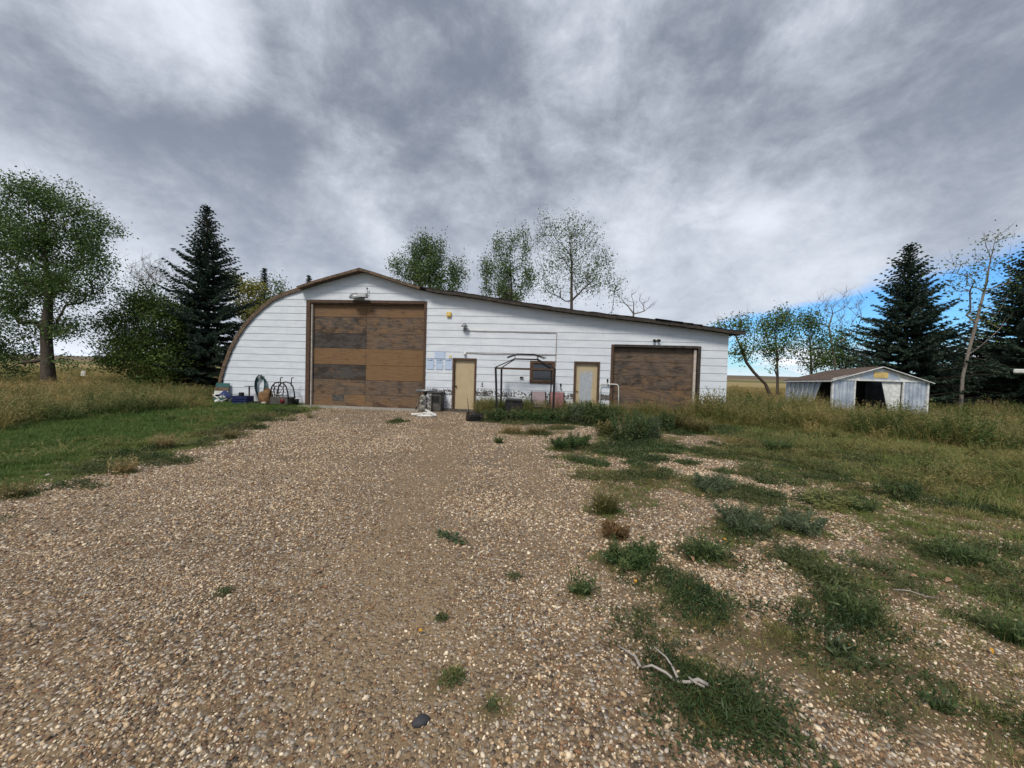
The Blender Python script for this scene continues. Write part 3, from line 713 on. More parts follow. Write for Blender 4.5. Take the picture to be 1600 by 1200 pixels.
# flood light over the big door
t = wthing('flood_light', 'grey wide flood light mounted above the big plywood door', 'light', 566, 466, y=-.04)
MB().lathe([(.10, 0), (.17, -.06), (.21, -.13), (.215, -.16)], 14, c=(-.16, -.24, .14), M=Matrix.Scale(1.35, 4, (1, 0, 0)) @ Mx(28, 'X')).build('lamp_shade', MATS['grey_metal'], t)
MB().box(-.10, .34, -.34, -.10, -.02, .13, taper=.03).build('housing', MATS['grey_metal'], t, .01)
MB().bar((.05, .03, .06), (.02, -.14, .06), .10, .10).build('bracket', MATS['grey_metal'], t)
MB().tube([(.24, .02, .12), (.26, -.06, .2), (.26, -.08, .34)], .012, 6).lathe([(.01, 0), (.035, .02), (.03, .06), (.01, .075)], 8, c=(.26, -.08, .34)).build('sensor', MATS['dark_metal'], t)
# yellow box
t = wthing('alarm_box', 'small yellow square box on the siding right of the big door', 'box', 702, 491.5, y=-.02)
MB().box(-.09, .09, -.08, .0, -.09, .09).build('case', MATS['yellow'], t, .012); MB().box(-.05, .05, -.09, -.078, -.03, .05).build('face_plate', MATS['pale_yellow'], t)
# yard lamp with cable
t = wthing('yard_lamp', 'grey conical yard lamp high on the siding above the first door', 'light', 727, 510, y=-.02)
MB().lathe([(.035, .10), (.05, .06), (.13, -.02), (.14, -.045)], 14, c=(0, -.14, .02)).build('lamp_shade', MATS['grey_metal'], t)
MB().tube([(0, .0, -.14), (0, -.05, -.12), (0, -.09, .0), (0, -.14, .11)], .016, 8).build('stem', MATS['grey_metal'], t)
MB().lathe([(.02, -.10), (.04, -.07), (.03, -.02)], 10, c=(0, -.14, .02)).build('bulb', MATS['white_paint'], t)
MB().box(-.05, .05, -.03, .0, -.19, -.08).build('junction_box', MATS['grey_metal'], t)
def wall_cable(label, pix, sag=.0, y=-.034):
    P0 = [WP(u, v) for u, v in pix]; o0 = P0[0]; t = thing('electric_cable', label, 'cable', WW(o0[0], 0, o0[1]), -WALL_A)
    pts = []
    for (a, b_), (c_, d_) in zip(P0, P0[1:]):
        L = abs(c_ - a)
        for i in range(10):
            k = i / 10; pts.append((a + (c_ - a) * k - o0[0], y, b_ + (d_ - b_) * k - o0[1] - sag * L * math.sin(math.pi * k)))
    pts.append((P0[-1][0] - o0[0], y, P0[-1][1] - o0[1]))
    c = MB().tube(pts, .013, 6).build('wire', MATS['cable'], t)
    for k in range(4, len(pts) - 3, 7): MB().box(pts[k][0] - .02, pts[k][0] + .02, -.05, .0, pts[k][2] - .012, pts[k][2] + .012).build('clip', MATS['grey_metal'], t)
wall_cable('thin cable from the yard lamp across the siding and down beside the window', [(728, 516.5), (800, 518), (870, 520), (868.5, 555), (867, 598)], .006)
wall_cable('thin sagging cable from the white door light to the window corner', [(729, 551), (795, 553), (868, 554)], .012)
t = wthing('door_light', 'small white porch light right above the first tan door', 'light', 727, 552, y=-.02)
MB().lathe([(.05, 0), (.055, .03)], 12, M=Mx(90, 'X')).build('base_plate', MATS['white_paint'], t)
MB().lathe([(.03, 0), (.055, -.04), (.05, -.09), (.02, -.11)], 12, c=(0, -.07, .02)).build('globe', MATS['white_paint'], t)
t = wthing('motion_light', 'twin head motion light on the siding above the right overhead door', 'light', 1025, 531, y=-.02)
MB().lathe([(.05, 0), (.05, .03)], 12, M=Mx(90, 'X')).build('base_plate', MATS['white_paint'], t)
for s_ in (-1, 1): MB().lathe([(.025, 0), (.05, .07), (.06, .11)], 10, c=(s_ * .05, -.03, .0), M=Mx(s_ * 28, 'Z') @ Mx(115, 'X')).build('lamp_head', MATS['dark_metal'], t)
t = wthing('yellow_tag', 'small pale yellow tag beside the top left corner of the first tan door', 'tag', 704, 557.5, y=-.02)
MB().box(-.055, .055, -.022, .0, -.045, .05).build('plate', MATS['pale_yellow'], t); MB().box(-.02, .02, -.026, -.02, .02, .03).build('tack', MATS['brass'], t)
# printed sheets
for lab, (u0, v0, u1, v1), nb in (('pale blue printed sheet pinned highest on the siding beside the big door', (679.3, 549.3, 695.6, 560), 0),
                          ('printed sheet nearest the big door in the row of three', (666.9, 560.2, 678.2, 576.8), 1), ('middle printed sheet in the row of three left of the first door', (681, 560.8, 692.4, 577.2), 2), ('printed sheet closest to the first tan door in the row of three', (695.2, 560.8, 706.5, 577.2), 3)):
    a, b_ = WP(u0, v1), WP(u1, v0); t = thing('posted_sheet', lab, 'sheet', WW((a[0] + b_[0]) / 2, -.026, (a[1] + b_[1]) / 2), -WALL_A, 'sheets posted beside the door')
    w_, h_ = (b_[0] - a[0]) / 2, (b_[1] - a[1]) / 2
    MB().box(-w_, w_, -.006, .0, -h_, h_).build('paper', MATS['sheet'], t)
    MB().box(-w_ * .96, w_ * .96, -.009, -.0062, h_ * .93, h_ * .99).build('heading_band', MATS['sheet_ink'], t)
    if nb: MB().lathe([(w_ * .72, 0), (w_ * .72, .002)], 20, c=(0, -.0065, h_ * .72), M=Matrix.Scale(.30, 4, (0, 0, 1)) @ Mx(90, 'X')).build('oval_logo', MATS['sheet_ink'], t)
    if nb: MB().lathe([(w_ * .6, 0), (w_ * .6, .002)], 20, c=(0, -.0088, h_ * .72), M=Matrix.Scale(.24, 4, (0, 0, 1)) @ Mx(90, 'X')).build('logo_field', MATS['sheet'], t)
    if nb == 2: MB().box(-w_ * .8, w_ * .8, -.009, -.0062, h_ * .22, h_ * .29).build('rule_line', MATS['sheet_ink'], t)
    for sx, sz in ((-.9, 1), (.9, 1), (-.9, -1), (.9, -1)): MB().lathe([(.008, 0), (.004, .006)], 6, c=(w_ * sx, -.007, h_ * sz * .93), M=Mx(90, 'X')).build('pin', MATS['grey_metal'], t)
t = wthing('wall_vent', 'small dark vent hood on the siding left of the window', 'vent', 815, 590.5, y=-.02)
MB().box(-.075, .075, -.015, .0, -.07, .06).build('flange', MATS['white_paint'], t); MB().plate([(-.07, .0), (.07, .0), (.05, .05), (-.05, .05)], -.07, -.012).build('hood', MATS['dark_metal'], t)
for u, v, lab in ((876, 604, 'dark hook and bracket hanging on the siding right of the window'), (949, 597, 'thin dark hook on the siding between second door and right overhead door')):
    t = wthing('wall_hook', lab, 'hook', u, v, y=-.01)
    MB().box(-.03, .03, -.03, .0, .02, .12).build('plate', MATS['dark_metal'], t)
    MB().tube([(0, -.02, .08), (0, -.05, .0), (.0, -.06, -.09), (.03, -.05, -.12), (.05, -.03, -.10)], .014, 6).build('hook', MATS['dark_metal'], t)

# ------------------------------------------------------------------ gazebo frame in front of the wall
t = thing('gazebo_frame', 'rusty dark gazebo frame without cover standing in the weeds before the window', 'gazebo', (.5, 14.2, 0))
c0 = np.array([.5, 14.2]); FL, FR, RL, RR = [np.array(p) - c0 for p in ((-.50, 13.72), (1.49, 13.62), (-.40, 14.86), (1.50, 14.80))]
TP = {}
for nm, p, top in (('FL', FL, (-.60, 13.72)), ('FR', FR, (1.50, 13.62)), ('RL', RL, (-.42, 14.86)), ('RR', RR, (1.51, 14.80))):
    q = np.array(top) - c0; TP[nm] = (q[0], q[1], 1.80)
    w_ = .075 if nm != 'RR' else .05
    MB().bar((p[0], p[1], 0), TP[nm], w_, w_, (0, 1, 0)).build('post', MATS['dark_metal'], t)
for a, b_ in (('FL', 'FR'), ('RL', 'RR'), ('FL', 'RL'), ('FR', 'RR')): MB().bar(Vector(TP[a]) - Vector((0, 0, .03)), Vector(TP[b_]) - Vector((0, 0, .03)), .045, .06).build('beam', MATS['brown_wood'] if a == 'FL' and b_ == 'FR' else MATS['dark_metal'], t)
ring = [(-.42, -.25, 2.13), (.42, -.25, 2.13), (.42, .25, 2.13), (-.42, .25, 2.13)]
for i in range(4): MB().tube([ring[i], ring[(i + 1) % 4]], .018, 6).build('ring_bar', MATS['dark_metal'], t)
for nm, q in zip(('FL', 'FR', 'RR', 'RL'), ring): MB().tube([TP[nm], q], .020, 6).build('rafter', MATS['dark_metal'], t)
top = [(-.28, -.16, 2.31), (.28, -.16, 2.31), (.28, .16, 2.31), (-.28, .16, 2.31)]
for i in range(4):
    MB().tube([top[i], top[(i + 1) % 4]], .016, 6).build('ring_bar', MATS['dark_metal'], t)
    q = Vector(ring[i]); k = Vector((top[i][0] * 2.5, top[i][1] * 2.4, 2.17)); MB().tube([top[i], (Vector(top[i]) * .45 + k * .55 + Vector((0, 0, .01))), k], .017, 6).build('vent_rafter', MATS['dark_metal'], t)
    m_ = Vector(top[i]).lerp(k, .32); MB().tube([q, (q.x, q.y, m_.z)], .013, 6).build('strut', MATS['dark_metal'], t)

# ------------------------------------------------------------------ chairs, bin
def chair(lab, x, y, rz, mat):
    t = thing('sling_chair', lab, 'chair', (x, y, 0), rz, 'sling chairs against the wall')
    for s_ in (-1, 1):
        MB().tube([(s_ * .27, -.20, 0), (s_ * .27, .12, .42), (s_ * .27, .26, .92)], .022, 8).build('side_frame', MATS['dark_metal'], t)
        MB().tube([(s_ * .29, .30, 0), (s_ * .29, -.12, .40)], .02, 8).build('rear_leg', MATS['dark_metal'], t)
        MB().bar((s_ * .29, -.24, .60), (s_ * .29, .20, .62), .05, .03).build('armrest', MATS['dark_metal'], t)
        MB().tube([(s_ * .29, -.20, .59), (s_ * .29, -.18, .0)], .018, 8).build('front_leg', MATS['dark_metal'], t)
    MB().box(-.245, .245, -.012, .012, 0, .60, Matrix.Translation((0, .10, .34)) @ Mx(-14, 'X')).build('back_sling', mat, t)
    MB().box(-.245, .245, -.22, .22, .0, .022, Matrix.Translation((0, -.10, .36)) @ Mx(-4, 'X')).build('seat_sling', mat, t)
    MB().bar((-.27, .25, .90), (.27, .25, .90), .035, .035).build('top_rail', MATS['dark_metal'], t)
    MB().bar((-.27, -.27, .38), (.27, -.27, .38), .03, .03).build('front_rail', MATS['dark_metal'], t)
p = P(842, 640, 14.55); chair('faded mauve sling chair under the window left of the red one', p[0], 14.55, R(3), MATS['sling_mauve'])
p = P(870, 640, 14.45); chair('faded red sling chair behind the right gazebo post', p[0], 14.45, R(-4), MATS['sling_red'])
p = P(803, 640, 14.5)
t = thing('storage_bin', 'black box with rounded corners under the gazebo frame', 'bin', (p[0], 14.5, 0))
MB().plate([(-.32, 0), (.32, 0), (.33, .48), (.29, .60), (-.29, .61), (-.33, .55)], -.25, .25).build('body', MATS['black_plastic'], t, .03)
MB().plate([(-.335, .55), (.335, .50), (.30, .635), (-.30, .645)], -.27, .27).build('lid', MATS['black_plastic'], t, .03)
MB().bar((-.12, -.275, .58), (.12, -.275, .57), .02, .03).build('handle', MATS['dark_metal'], t)
a, b_ = P(816, 637, 14.6), P(840, 637, 14.6)
t = thing('low_rail', 'low black metal rail lying between the black box and the mauve chair', 'rail', ((a[0] + b_[0]) / 2, 14.75, 0))
MB().bar((-.55, 0, .31), (.55, 0, .29), .05, .07).build('rail', MATS['dark_metal'], t)
for s_ in (-.5, .5): MB().bar((s_, 0, 0), (s_, 0, .28), .05, .05).build('leg', MATS['dark_metal'], t)
# white tube frame by the right overhead door
q = [WP(u, v) for u, v in ((937.5, 597), (962, 595.5), (965, 596.5), (966, 600))]
x0, x1 = q[0][0], q[3][0]
t = thing('tube_frame', 'white bent tube frame leaning before the right overhead door', 'frame', WW((x0 + x1) / 2, -.22, 0), -WALL_A)
hw = (x1 - x0) / 2
MB().tube([(-hw, 0, 0), (-hw, .10, 1.22), (-hw + .03, .105, 1.27), (-hw + .08, .11, 1.285), (hw - .10, .11, 1.285), (hw - .04, .105, 1.26), (hw - .01, .10, 1.2), (hw + .03, 0, 0)], .022, 8).build('tube', MATS['white_paint'], t)
MB().tube([(-hw + .01, .02, .30), (hw, .02, .30)], .016, 8).build('cross_tube', MATS['white_paint'], t)
# thin poles by the first door
s_, z = WP(754, 640)
t = thing('standpipe', 'thin grey standpipe with tap head right of the first door', 'pipe', WW(s_, -.25, 0), -WALL_A)
MB().tube([(0, 0, 0), (0, 0, 1.12)], .014, 8).build('pipe', MATS['grey_metal'], t); MB().lathe([(.015, 0), (.03, .02), (.03, .10), (.016, .13)], 10, c=(0, 0, 1.08)).build('tap_head', MATS['grey_metal'], t); MB().tube([(-.06, 0, 1.05), (.06, 0, 1.05)], .012, 6).build('handle', MATS['dark_metal'], t)
s_, z = WP(747.5, 640)
t = thing('short_rod', 'short thin dark rod standing close to the first door frame', 'rod', WW(s_, -.25, 0), -WALL_A)
MB().tube([(0, 0, 0), (.005, 0, .46)], .013, 6).build('rod', MATS['dark_metal'], t); MB().lathe([(.02, 0), (.02, .03)], 8, c=(.005, 0, .45)).build('cap', MATS['dark_metal'], t)

# ------------------------------------------------------------------ heap by the big door's right jamb
s_, z = WP(687, 640)
t = thing('metal_cabinet', 'dark grimy metal box against the wall between big door and first door', 'cabinet', WW(s_, -.32, 0), -WALL_A)
MB().box(-.18, .20, -.28, .25, .03, .70).build('body', MATS['grey_box'], t, .02); MB().box(-.20, .22, -.30, .27, .70, .78).build('lid', MATS['black_plastic'], t, .02)
MB().box(-.12, .14, -.30, -.282, .38, .62).build('door_panel', MATS['black_plastic'], t)
for x in (-.14, .16): MB().box(x - .03, x + .03, -.25, .22, 0, .032).build('foot', MATS['black_plastic'], t)
s_, z = WP(668, 640)
t = thing('pipe_rack', 'grey pipe lying level across stands before the big door jamb', 'pipe', WW(s_, -.35, 0), -WALL_A)
MB().tube([(-.35, 0, .80), (.42, .02, .80)], .055, 12).build('pipe', MATS['grey_metal'], t)
for x in (-.2, .15): MB().tube([(x - .14, -.1, 0), (x, 0, .75), (x + .12, .1, 0)], .02, 6).build('stand', MATS['dark_metal'], t)
s_, z = WP(671, 640)
t = thing('engine_pump', 'pale rusty pump with bent guard and upright outlet at the big door corner', 'pump', WW(s_, -.62, 0), -WALL_A)
MB().lathe([(.12, 0), (.17, .08), (.17, .22), (.11, .34), (.10, .42), (.15, .50), (.13, .60), (.05, .66)], 14, c=(-.06, 0, .0)).build('body', MATS['engine_metal'], t)
MB().lathe([(.055, 0), (.055, .10), (.075, .13), (.075, .16)], 12, c=(.02, 0, .64)).build('outlet', MATS['dark_metal'], t)
MB().tube([(-.20, -.12, .02), (-.27, -.14, .25), (-.20, -.15, .48), (-.05, -.16, .62), (.08, -.15, .45), (.06, -.14, .22), (-.06, -.13, .05)], .014, 8, closed=True).build('guard', MATS['engine_metal'], t)
MB().lathe([(.07, 0), (.075, .03), (.02, .05)], 12, c=(-.07, -.17, .40), M=Mx(90, 'X')).build('pulley', MATS['engine_metal'], t)
MB().box(-.24, .16, -.14, .16, 0, .03).build('base_plate', MATS['dark_metal'], t)
s_, z = WP(679.5, 640)
t = thing('white_post', 'spotted white square post standing beside the pale pump', 'post', WW(s_, -.66, 0), -WALL_A)
MB().box(-.05, .05, -.05, .05, 0, .66).build('post', MATS['engine_metal'], t, .006)
for z in (.14, .30, .47, .60): MB().lathe([(.026, 0), (.026, .006)], 10, c=(.005, -.0505, z), M=Mx(90, 'X')).build('hole', MATS['dark_inside'], t)
p = G(663, 651); t = thing('white_pipe_pile', 'heap of short white pipes lying on gravel before the big door corner', 'pipes', (p[0], p[1], gz(p[0], p[1])), -WALL_A)
for a, b_, r_ in (((-.48, .05, .05), (.30, .10, .09), .045), ((-.12, -.10, .04), (.40, .04, .05), .04), ((-.2, -.18, .035), (.36, -.10, .04), .035), ((.0, .12, .22), (.46, -.12, .05), .04), ((-.05, .02, .12), (.42, -.02, .10), .035)):
    MB().tube([a, b_], r_, 10).build('pipe', MATS['white_paint'], t)
p = G(742, 657); t = thing('wire_basket', 'black basket holding two thin sticks on gravel by the first door', 'basket', (p[0], p[1], gz(p[0], p[1])), 0)
MB().box(-.26, .26, -.16, .16, .0, .03).build('bottom', MATS['black_plastic'], t)
for i, z in enumerate((.05, .10, .15, .20, .25)): MB().tube([(-.27, -.17, z), (.27, -.17, z), (.27, .17, z), (-.27, .17, z)], .012, 6, closed=True).build('hoop', MATS['black_plastic'], t)
for x in np.linspace(-.27, .27, 9):
    for y in (-.17, .17): MB().tube([(x, y, 0), (x, y, .26)], .010, 5).build('upright', MATS['black_plastic'], t)
MB().plate([(-.2, .03), (.2, .03), (.17, .18), (-.1, .22)], -.1, .1).build('liner', MATS['dark_inside'], t)
for lab, a, b_ in (('longer thin stick poking out of the black basket', (-.2, -.02, .05), (-.27, .0, .72)), ('shorter tilted stick in the black basket', (.0, .02, .05), (.08, .02, .48))):
    t2 = thing('thin_stick', lab, 'stick', (p[0], p[1], gz(p[0], p[1]) + .02)); MB().tube([a, (Vector(a) * .5 + Vector(b_) * .5 + Vector((.01, 0, 0))), b_], [.014, .012, .008], 6).build('shaft', MATS['dark_metal'], t2)

# ------------------------------------------------------------------ junk along the left wall
def wl(u, y): s_, z = WP(u, 636); return WW(s_, y, 0)
t = thing('plastic_board', 'teal and cream striped plastic board leaning in the far left wall corner', 'board', wl(351, -.25), -WALL_A)
for z0, z1, mt_ in ((0, .22, 'teal'), (.22, .50, 'white_paint'), (.50, .66, 'worn_trim'), (.66, .84, 'teal')): MB().box(-.32 + z0 * .05, .30 + z0 * .03, -.015, .015, z0 + .003, z1 - .003, Mx(-10, 'X')).build('panel', MATS[mt_], t)
t = thing('camp_chair', 'collapsed navy blue camp chair with pale crossed legs', 'chair', wl(368, -.55), -WALL_A)
me_v = MB(); n_ = 9
for i in range(n_):
    for j in range(5):
        a = i / (n_ - 1); b2 = j / 4; me_v.v.append((-.42 + .62 * a, -.12 + .3 * b2, .18 + .34 * math.sin(math.pi * min(1, a * .8 + .12)) * (.6 + .4 * b2) + .03 * math.sin(9 * a + 5 * b2)))
me_v.f = [(i * 5 + j, (i + 1) * 5 + j, (i + 1) * 5 + j + 1, i * 5 + j + 1) for i in range(n_ - 1) for j in range(4)]; me_v.sm = [True] * len(me_v.f)
oc = me_v.build('fabric', MATS['navy'], t); sm_ = oc.modifiers.new('thick', 'SOLIDIFY'); sm_.thickness = .015
for a, b_ in (((-.42, -.14, .38), (.14, -.20, .02)), ((-.20, -.18, .03), (.22, -.14, .22)), ((-.05, .1, 0), (-.3, .15, .4)), ((.2, .12, 0), (-.1, .1, .45))): MB().tube([a, b_], .016, 6).build('leg', MATS['white_paint'], t)
for c_ in ((-.16, -.2, .10), (.30, -.05, .12)): MB().lathe([(.02, -.08), (.08, -.06), (.10, 0), (.07, .06), (.02, .08)], 10, c=c_).build('rolled_cover', MATS['white_paint'] if c_[0] < 0 else MATS['black_plastic'], t)
t = thing('blue_crate', 'dark blue plastic crate on grass before the hose coil', 'crate', wl(400, -.70), -WALL_A)
w_, d_, h_ = .29, .20, .36
MB().box(-w_, w_, -d_, d_, .02, .05).build('bottom', MATS['blue_plastic'], t)
for z0, z1 in ((.05, .13), (.16, .22), (.25, h_)):
    MB().box(-w_, w_, -d_, -d_ + .02, z0, z1).build('side_slat', MATS['blue_plastic'], t); MB().box(-w_, w_, d_ - .02, d_, z0, z1).build('side_slat', MATS['blue_plastic'], t)
for s_ in (-1, 1):
    MB().box(s_ * w_ - .015, s_ * w_ + .015, -d_ - .004, d_ + .004, 0, h_ + .006).build('end_panel', MATS['blue_plastic'], t)
MB().box(-.12, .0, -.1, .06, .05, .50).build('dark_box', MATS['black_plastic'], t, .01)
t = thing('side_stand', 'small dark round-topped stand beside the hose coil', 'stand', wl(400.5, -.40), -WALL_A)
MB().lathe([(.02, 0), (.18, .008), (.18, .03), (.02, .04)], 16, c=(0, 0, .72)).build('top', MATS['grey_box'], t); MB().tube([(0, 0, .02), (0, 0, .72)], .03, 8).build('post', MATS['grey_box'], t); MB().lathe([(.14, 0), (.12, .03), (.04, .05)], 12).build('base', MATS['grey_box'], t)
s0, z0 = WP(410, 604); t = thing('hose_coil', 'dark green garden hose coiled in a tall loop hung on the wall', 'hose', WW(s0, -.03, z0), -WALL_A)
for k in range(7):
    rx, rz_ = .19 + .022 * (k % 4), .42 + .028 * (k % 3); pts = []
    for i in range(28):
        a = 2 * math.pi * i / 28; pts.append((rx * math.sin(a) * (1 + .08 * math.cos(a)) + .012 * (k - 3), -.05 - .022 * (k % 3) + .006 * math.sin(3 * a + k), rz_ * math.cos(a) - .02 * k + .06))
    MB().tube(pts, .014, 6, closed=True).build('hose_turn', MATS['hose_green'] if k % 3 else MATS['teal'], t)
MB().lathe([(.05, 0), (.12, -.03), (.12, -.10), (.05, -.12)], 12, c=(0, 0, .40), M=Mx(90, 'X')).build('hanger', MATS['grey_metal'], t)
t = thing('feed_sack', 'slumped brown sack leaning on the wall beside the hose coil', 'sack', wl(427, -.42), -WALL_A)
v = MB(); v.lathe([(.10, 0), (.27, .05), (.31, .22), (.28, .42), (.22, .56), (.12, .64), (.04, .66)], 18, M=Matrix.Scale(.75, 4, (0, 1, 0)))
rr_ = random.Random(2); v.v = [tuple(Vector(p) * (1 + .10 * math.sin(7 * p[0] + 9 * p[2]) + rr_.uniform(-.04, .04))) for p in v.v]
v.build('sack', MATS['sack'], t); MB().box(-.02, .16, -.26, -.12, .0, .14).build('pale_block', MATS['strip_white'], t, .02); MB().tube([(-.06, 0, .64), (0, -.02, .68), (.06, 0, .65)], .03, 8).build('tied_neck', MATS['sack'], t)
t = thing('flat_scrap', 'low dark scrap boards lying between blue crate and reel cart', 'scrap', wl(423, -.72), -WALL_A)
for k, (a, b_, z) in enumerate(((-.35, .2, .02), (-.2, .33, .055), (-.3, .1, .09))): MB().box(a, b_, -.12 + .04 * k, .12, z, z + .03, Mx(6 * k - 6, 'Z')).build('board', MATS['grey_box'] if k % 2 else MATS['black_plastic'], t)
# reel cart: black arched guard, box base with red cap
t = thing('reel_cart', 'black wire reel cart with arched guard and red hub beside the big door', 'cart', wl(455, -.55), -WALL_A)
MB().box(-.38, .38, -.22, .22, .07, .36).build('base_box', MATS['grey_box'], t, .015)
for y in (-.2, .2): MB().tube([(-.40, y, .30), (-.37, y, .55), (-.30, y, .80), (-.18, y, .93), (.0, y, .97), (.18, y, .93), (.30, y, .80), (.37, y, .55), (.40, y, .30)], .026, 8).build('guard_arch', MATS['dark_metal'], t)
MB().tube([(-.25, -.21, .82), (0, -.22, .50), (.25, -.21, .82)], .013, 6).build('wire', MATS['dark_metal'], t)
for x in (-.18, .0, .18): MB().tube([(x, -.21, .36), (x * 1.1, -.22, .94)], .012, 6).build('wire', MATS['dark_metal'], t)
for k in range(4): MB().tube([(-.36 + .03 * k, -.205, .46 + .12 * k), (.0, -.235, .44 + .12 * k), (.36 - .03 * k, -.205, .46 + .12 * k)], .010, 6).build('wire', MATS['dark_metal'], t)
pts = [(.22 * math.cos(a), -.23, .62 + .20 * math.sin(a)) for a in np.linspace(0, 2 * math.pi, 21)[:-1]]; MB().tube(pts, .016, 6, closed=True).build('reel_ring', MATS['dark_metal'], t)
for s_ in (-1, 1): MB().tube([(s_ * .24, .2, .80), (s_ * .24, .2, 1.10), (s_ * .24 + .03, .19, 1.15), (s_ * .24 + .13, .15, 1.15)], .018, 8).build('handle', MATS['dark_metal'], t)
MB().lathe([(.09, 0), (.10, .03), (.05, .05)], 16, c=(.16, -.22, .22), M=Mx(90, 'X')).build('hub_cap', MATS['red_cap'], t)
for s_ in (-1, 1): MB().lathe([(.11, -.03), (.12, -.015), (.12, .015), (.11, .03)], 16, c=(s_ * .41, .05, .12), M=Mx(90, 'Y')).build('wheel', MATS['black_plastic'], t)
MB().box(-.36, .36, -.2, .2, .0, .07).build('skid', MATS['black_plastic'], t)
t = thing('dark_bucket', 'small dark bucket tucked between reel cart and big door jamb', 'bucket', wl(471, -.35), -WALL_A)
MB().lathe([(.09, 0), (.11, .26), (.125, .265), (.12, .28), (.10, .27)], 14).build('bucket', MATS['black_plastic'], t); MB().tube([(-.11, 0, .26), (-.07, -.1, .20), (.07, -.1, .20), (.11, 0, .26)], .006, 5).build('handle', MATS['grey_metal'], t)

# ------------------------------------------------------------------ metal shed on the right
PHI = R(5); fr = G(1447, 655); SW, SL, SE, SPK = 4.2, 3.5, 1.78, 2.42
fx = np.array([math.cos(PHI), -math.sin(PHI)]); o2 = fr[:2] - fx * SW
sh = thing('garden_shed', 'sagging galvanised shed with brown roof and open doorway in tall grass', 'shed', (o2[0], o2[1], 0), -PHI)
def corrug(x0, x1, z0, z1, y=0, rib=.0, n=6):
    mb = MB(); xs = np.linspace(x0, x1, 4 * n + 1)
    ys = [y + (.0 if (i % 4 in (0, 3)) else -.022) for i in range(len(xs))]
    for i in range(len(xs) - 1): mb.add([(xs[i], ys[i], z0), (xs[i + 1], ys[i + 1], z0), (xs[i + 1], ys[i + 1], z1), (xs[i], ys[i], z1)], [(0, 1, 2, 3)])
    return mb
dx0, dx1 = 1.02, 3.10
for a, b_ in ((.0, .34), (.35, .68), (.69, dx0 - .04), (dx1 + .04, 3.42), (3.43, 3.79), (3.80, 4.14)):
    corrug(a, b_, 0, SE - .06, 0, n=2).build('wall_panel', MATS['galvanised'], sh)
MB().box(dx0 - .05, dx0, -.04, .04, 0, SE - .05).build('door_jamb', MATS['shed_white'], sh); MB().box(dx1, dx1 + .05, -.04, .04, 0, SE - .05).build('door_jamb', MATS['shed_white'], sh)
MB().box(4.14, 4.22, -.05, .05, 0, SE).build('corner_post', MATS['shed_white'], sh); MB().box(-.03, .03, -.05, .05, 0, SE).build('corner_post', MATS['shed_white'], sh)
MB().box(.03, 4.14, -.05, .03, SE - .06, SE + .015).build('door_track', MATS['shed_white'], sh)
xm = SW / 2
MB().plate([(.0, SE + .016), (SW, SE + .016), (xm, SPK - .06)], .0, .03).build('gable', MATS['shed_white'], sh)
MB().plate([(1.2, SE + .03), (3.0, SE + .03), (2.75, SE + .28), (2.1, SE + .46), (1.45, SE + .28)], -.012, -.002).build('gable_inset', MATS['galvanised'], sh)
MB().plate([(1.80, SE + .10), (2.42, SE + .10), (2.42, SE + .38), (1.80, SE + .38)], -.03, -.014).build('name_plate', MATS['yellow_plate'], sh)
for s_ in (-1, 1):
    xe = xm + s_ * (xm + .14); sl_ = (SPK - SE) / xm
    # roof slope: sheets side by side, back end sagging
    ks = 6
    for k in range(ks):
        y0, y1 = -.12 + (SL + .24) * k / ks, -.12 + (SL + .24) * (k + 1) / ks - .006
        sg = lambda y: -.16 * (y / SL) ** 2
        v = [(xm + s_ * .004, y0, SPK + sg(y0)), (xe, y0, SE - .06 + sg(y0) * .5), (xe, y1, SE - .06 + sg(y1) * .5), (xm + s_ * .004, y1, SPK + sg(y1))]
        mb = MB().add(v + [(p_[0], p_[1], p_[2] - .03) for p_ in v], [(0, 1, 2, 3), (7, 6, 5, 4), (0, 4, 5, 1), (1, 5, 6, 2), (2, 6, 7, 3), (3, 7, 4, 0)])
        mb.build('roof_sheet', MATS['shed_roof'], sh)
    MB().bar((xm + s_ * .01, -.14, SPK - .02), (xe, -.14, SE - .09), .03, .085, (0, 1, 0)).build('rake_trim', MATS['shed_white'], sh)
MB().bar((-.15, -.13, SE - .11), (-.15, SL, SE - .20), .04, .07).build('eave_trim', MATS['shed_white'], sh)
# collapsed left side: sheets leaning, then a dark gap near the front
for k in range(7):
    y0 = SL - .40 * k; lean = .10 + .10 * k
    v = [(-.02 - .25 * .0, y0, SE - .16), (-.02, y0 - .38, SE - .15), (-.05, y0 - .38 + lean * 1.0, .0), (-.05, y0 + lean * .85, .0)]
    v = [(x, y, z) for x, y, z in v]; w2 = [(x + .025, y, z) for x, y, z in v]
    MB().add(v + w2, [(0, 1, 2, 3), (7, 6, 5, 4), (0, 4, 5, 1), (1, 5, 6, 2), (2, 6, 7, 3), (3, 7, 4, 0)]).build('side_sheet', MATS['galvanised'], sh)
    MB().bar((-.05, y0 - .38, SE - .16), (-.075, y0 - .38 + lean, .02), .02, .03).build('seam', MATS['shed_white'], sh)
MB().box(SW - .03, SW, .06, SL, 0, SE).build('side_wall', MATS['galvanised'], sh)
MB().box(0.05, SW - .04, SL - .05, SL - .02, 0, SE - .02).build('rear_wall', MATS['grey_box'], sh)
MB().box(.04, SW - .04, .08, SL - .06, -.02, .03).build('floor', MATS['dark_inside'], sh)
MB().plate([(2.22, SE - .08), (3.06, SE - .08), (3.06, .05), (2.62, .0)], .05, .075).build('sliding_door', MATS['shed_white'], sh)
MB().bar((1.68, .9, 0), (1.68, .9, SE + .2), .06, .06).build('inner_post', MATS['grey_metal'], sh)

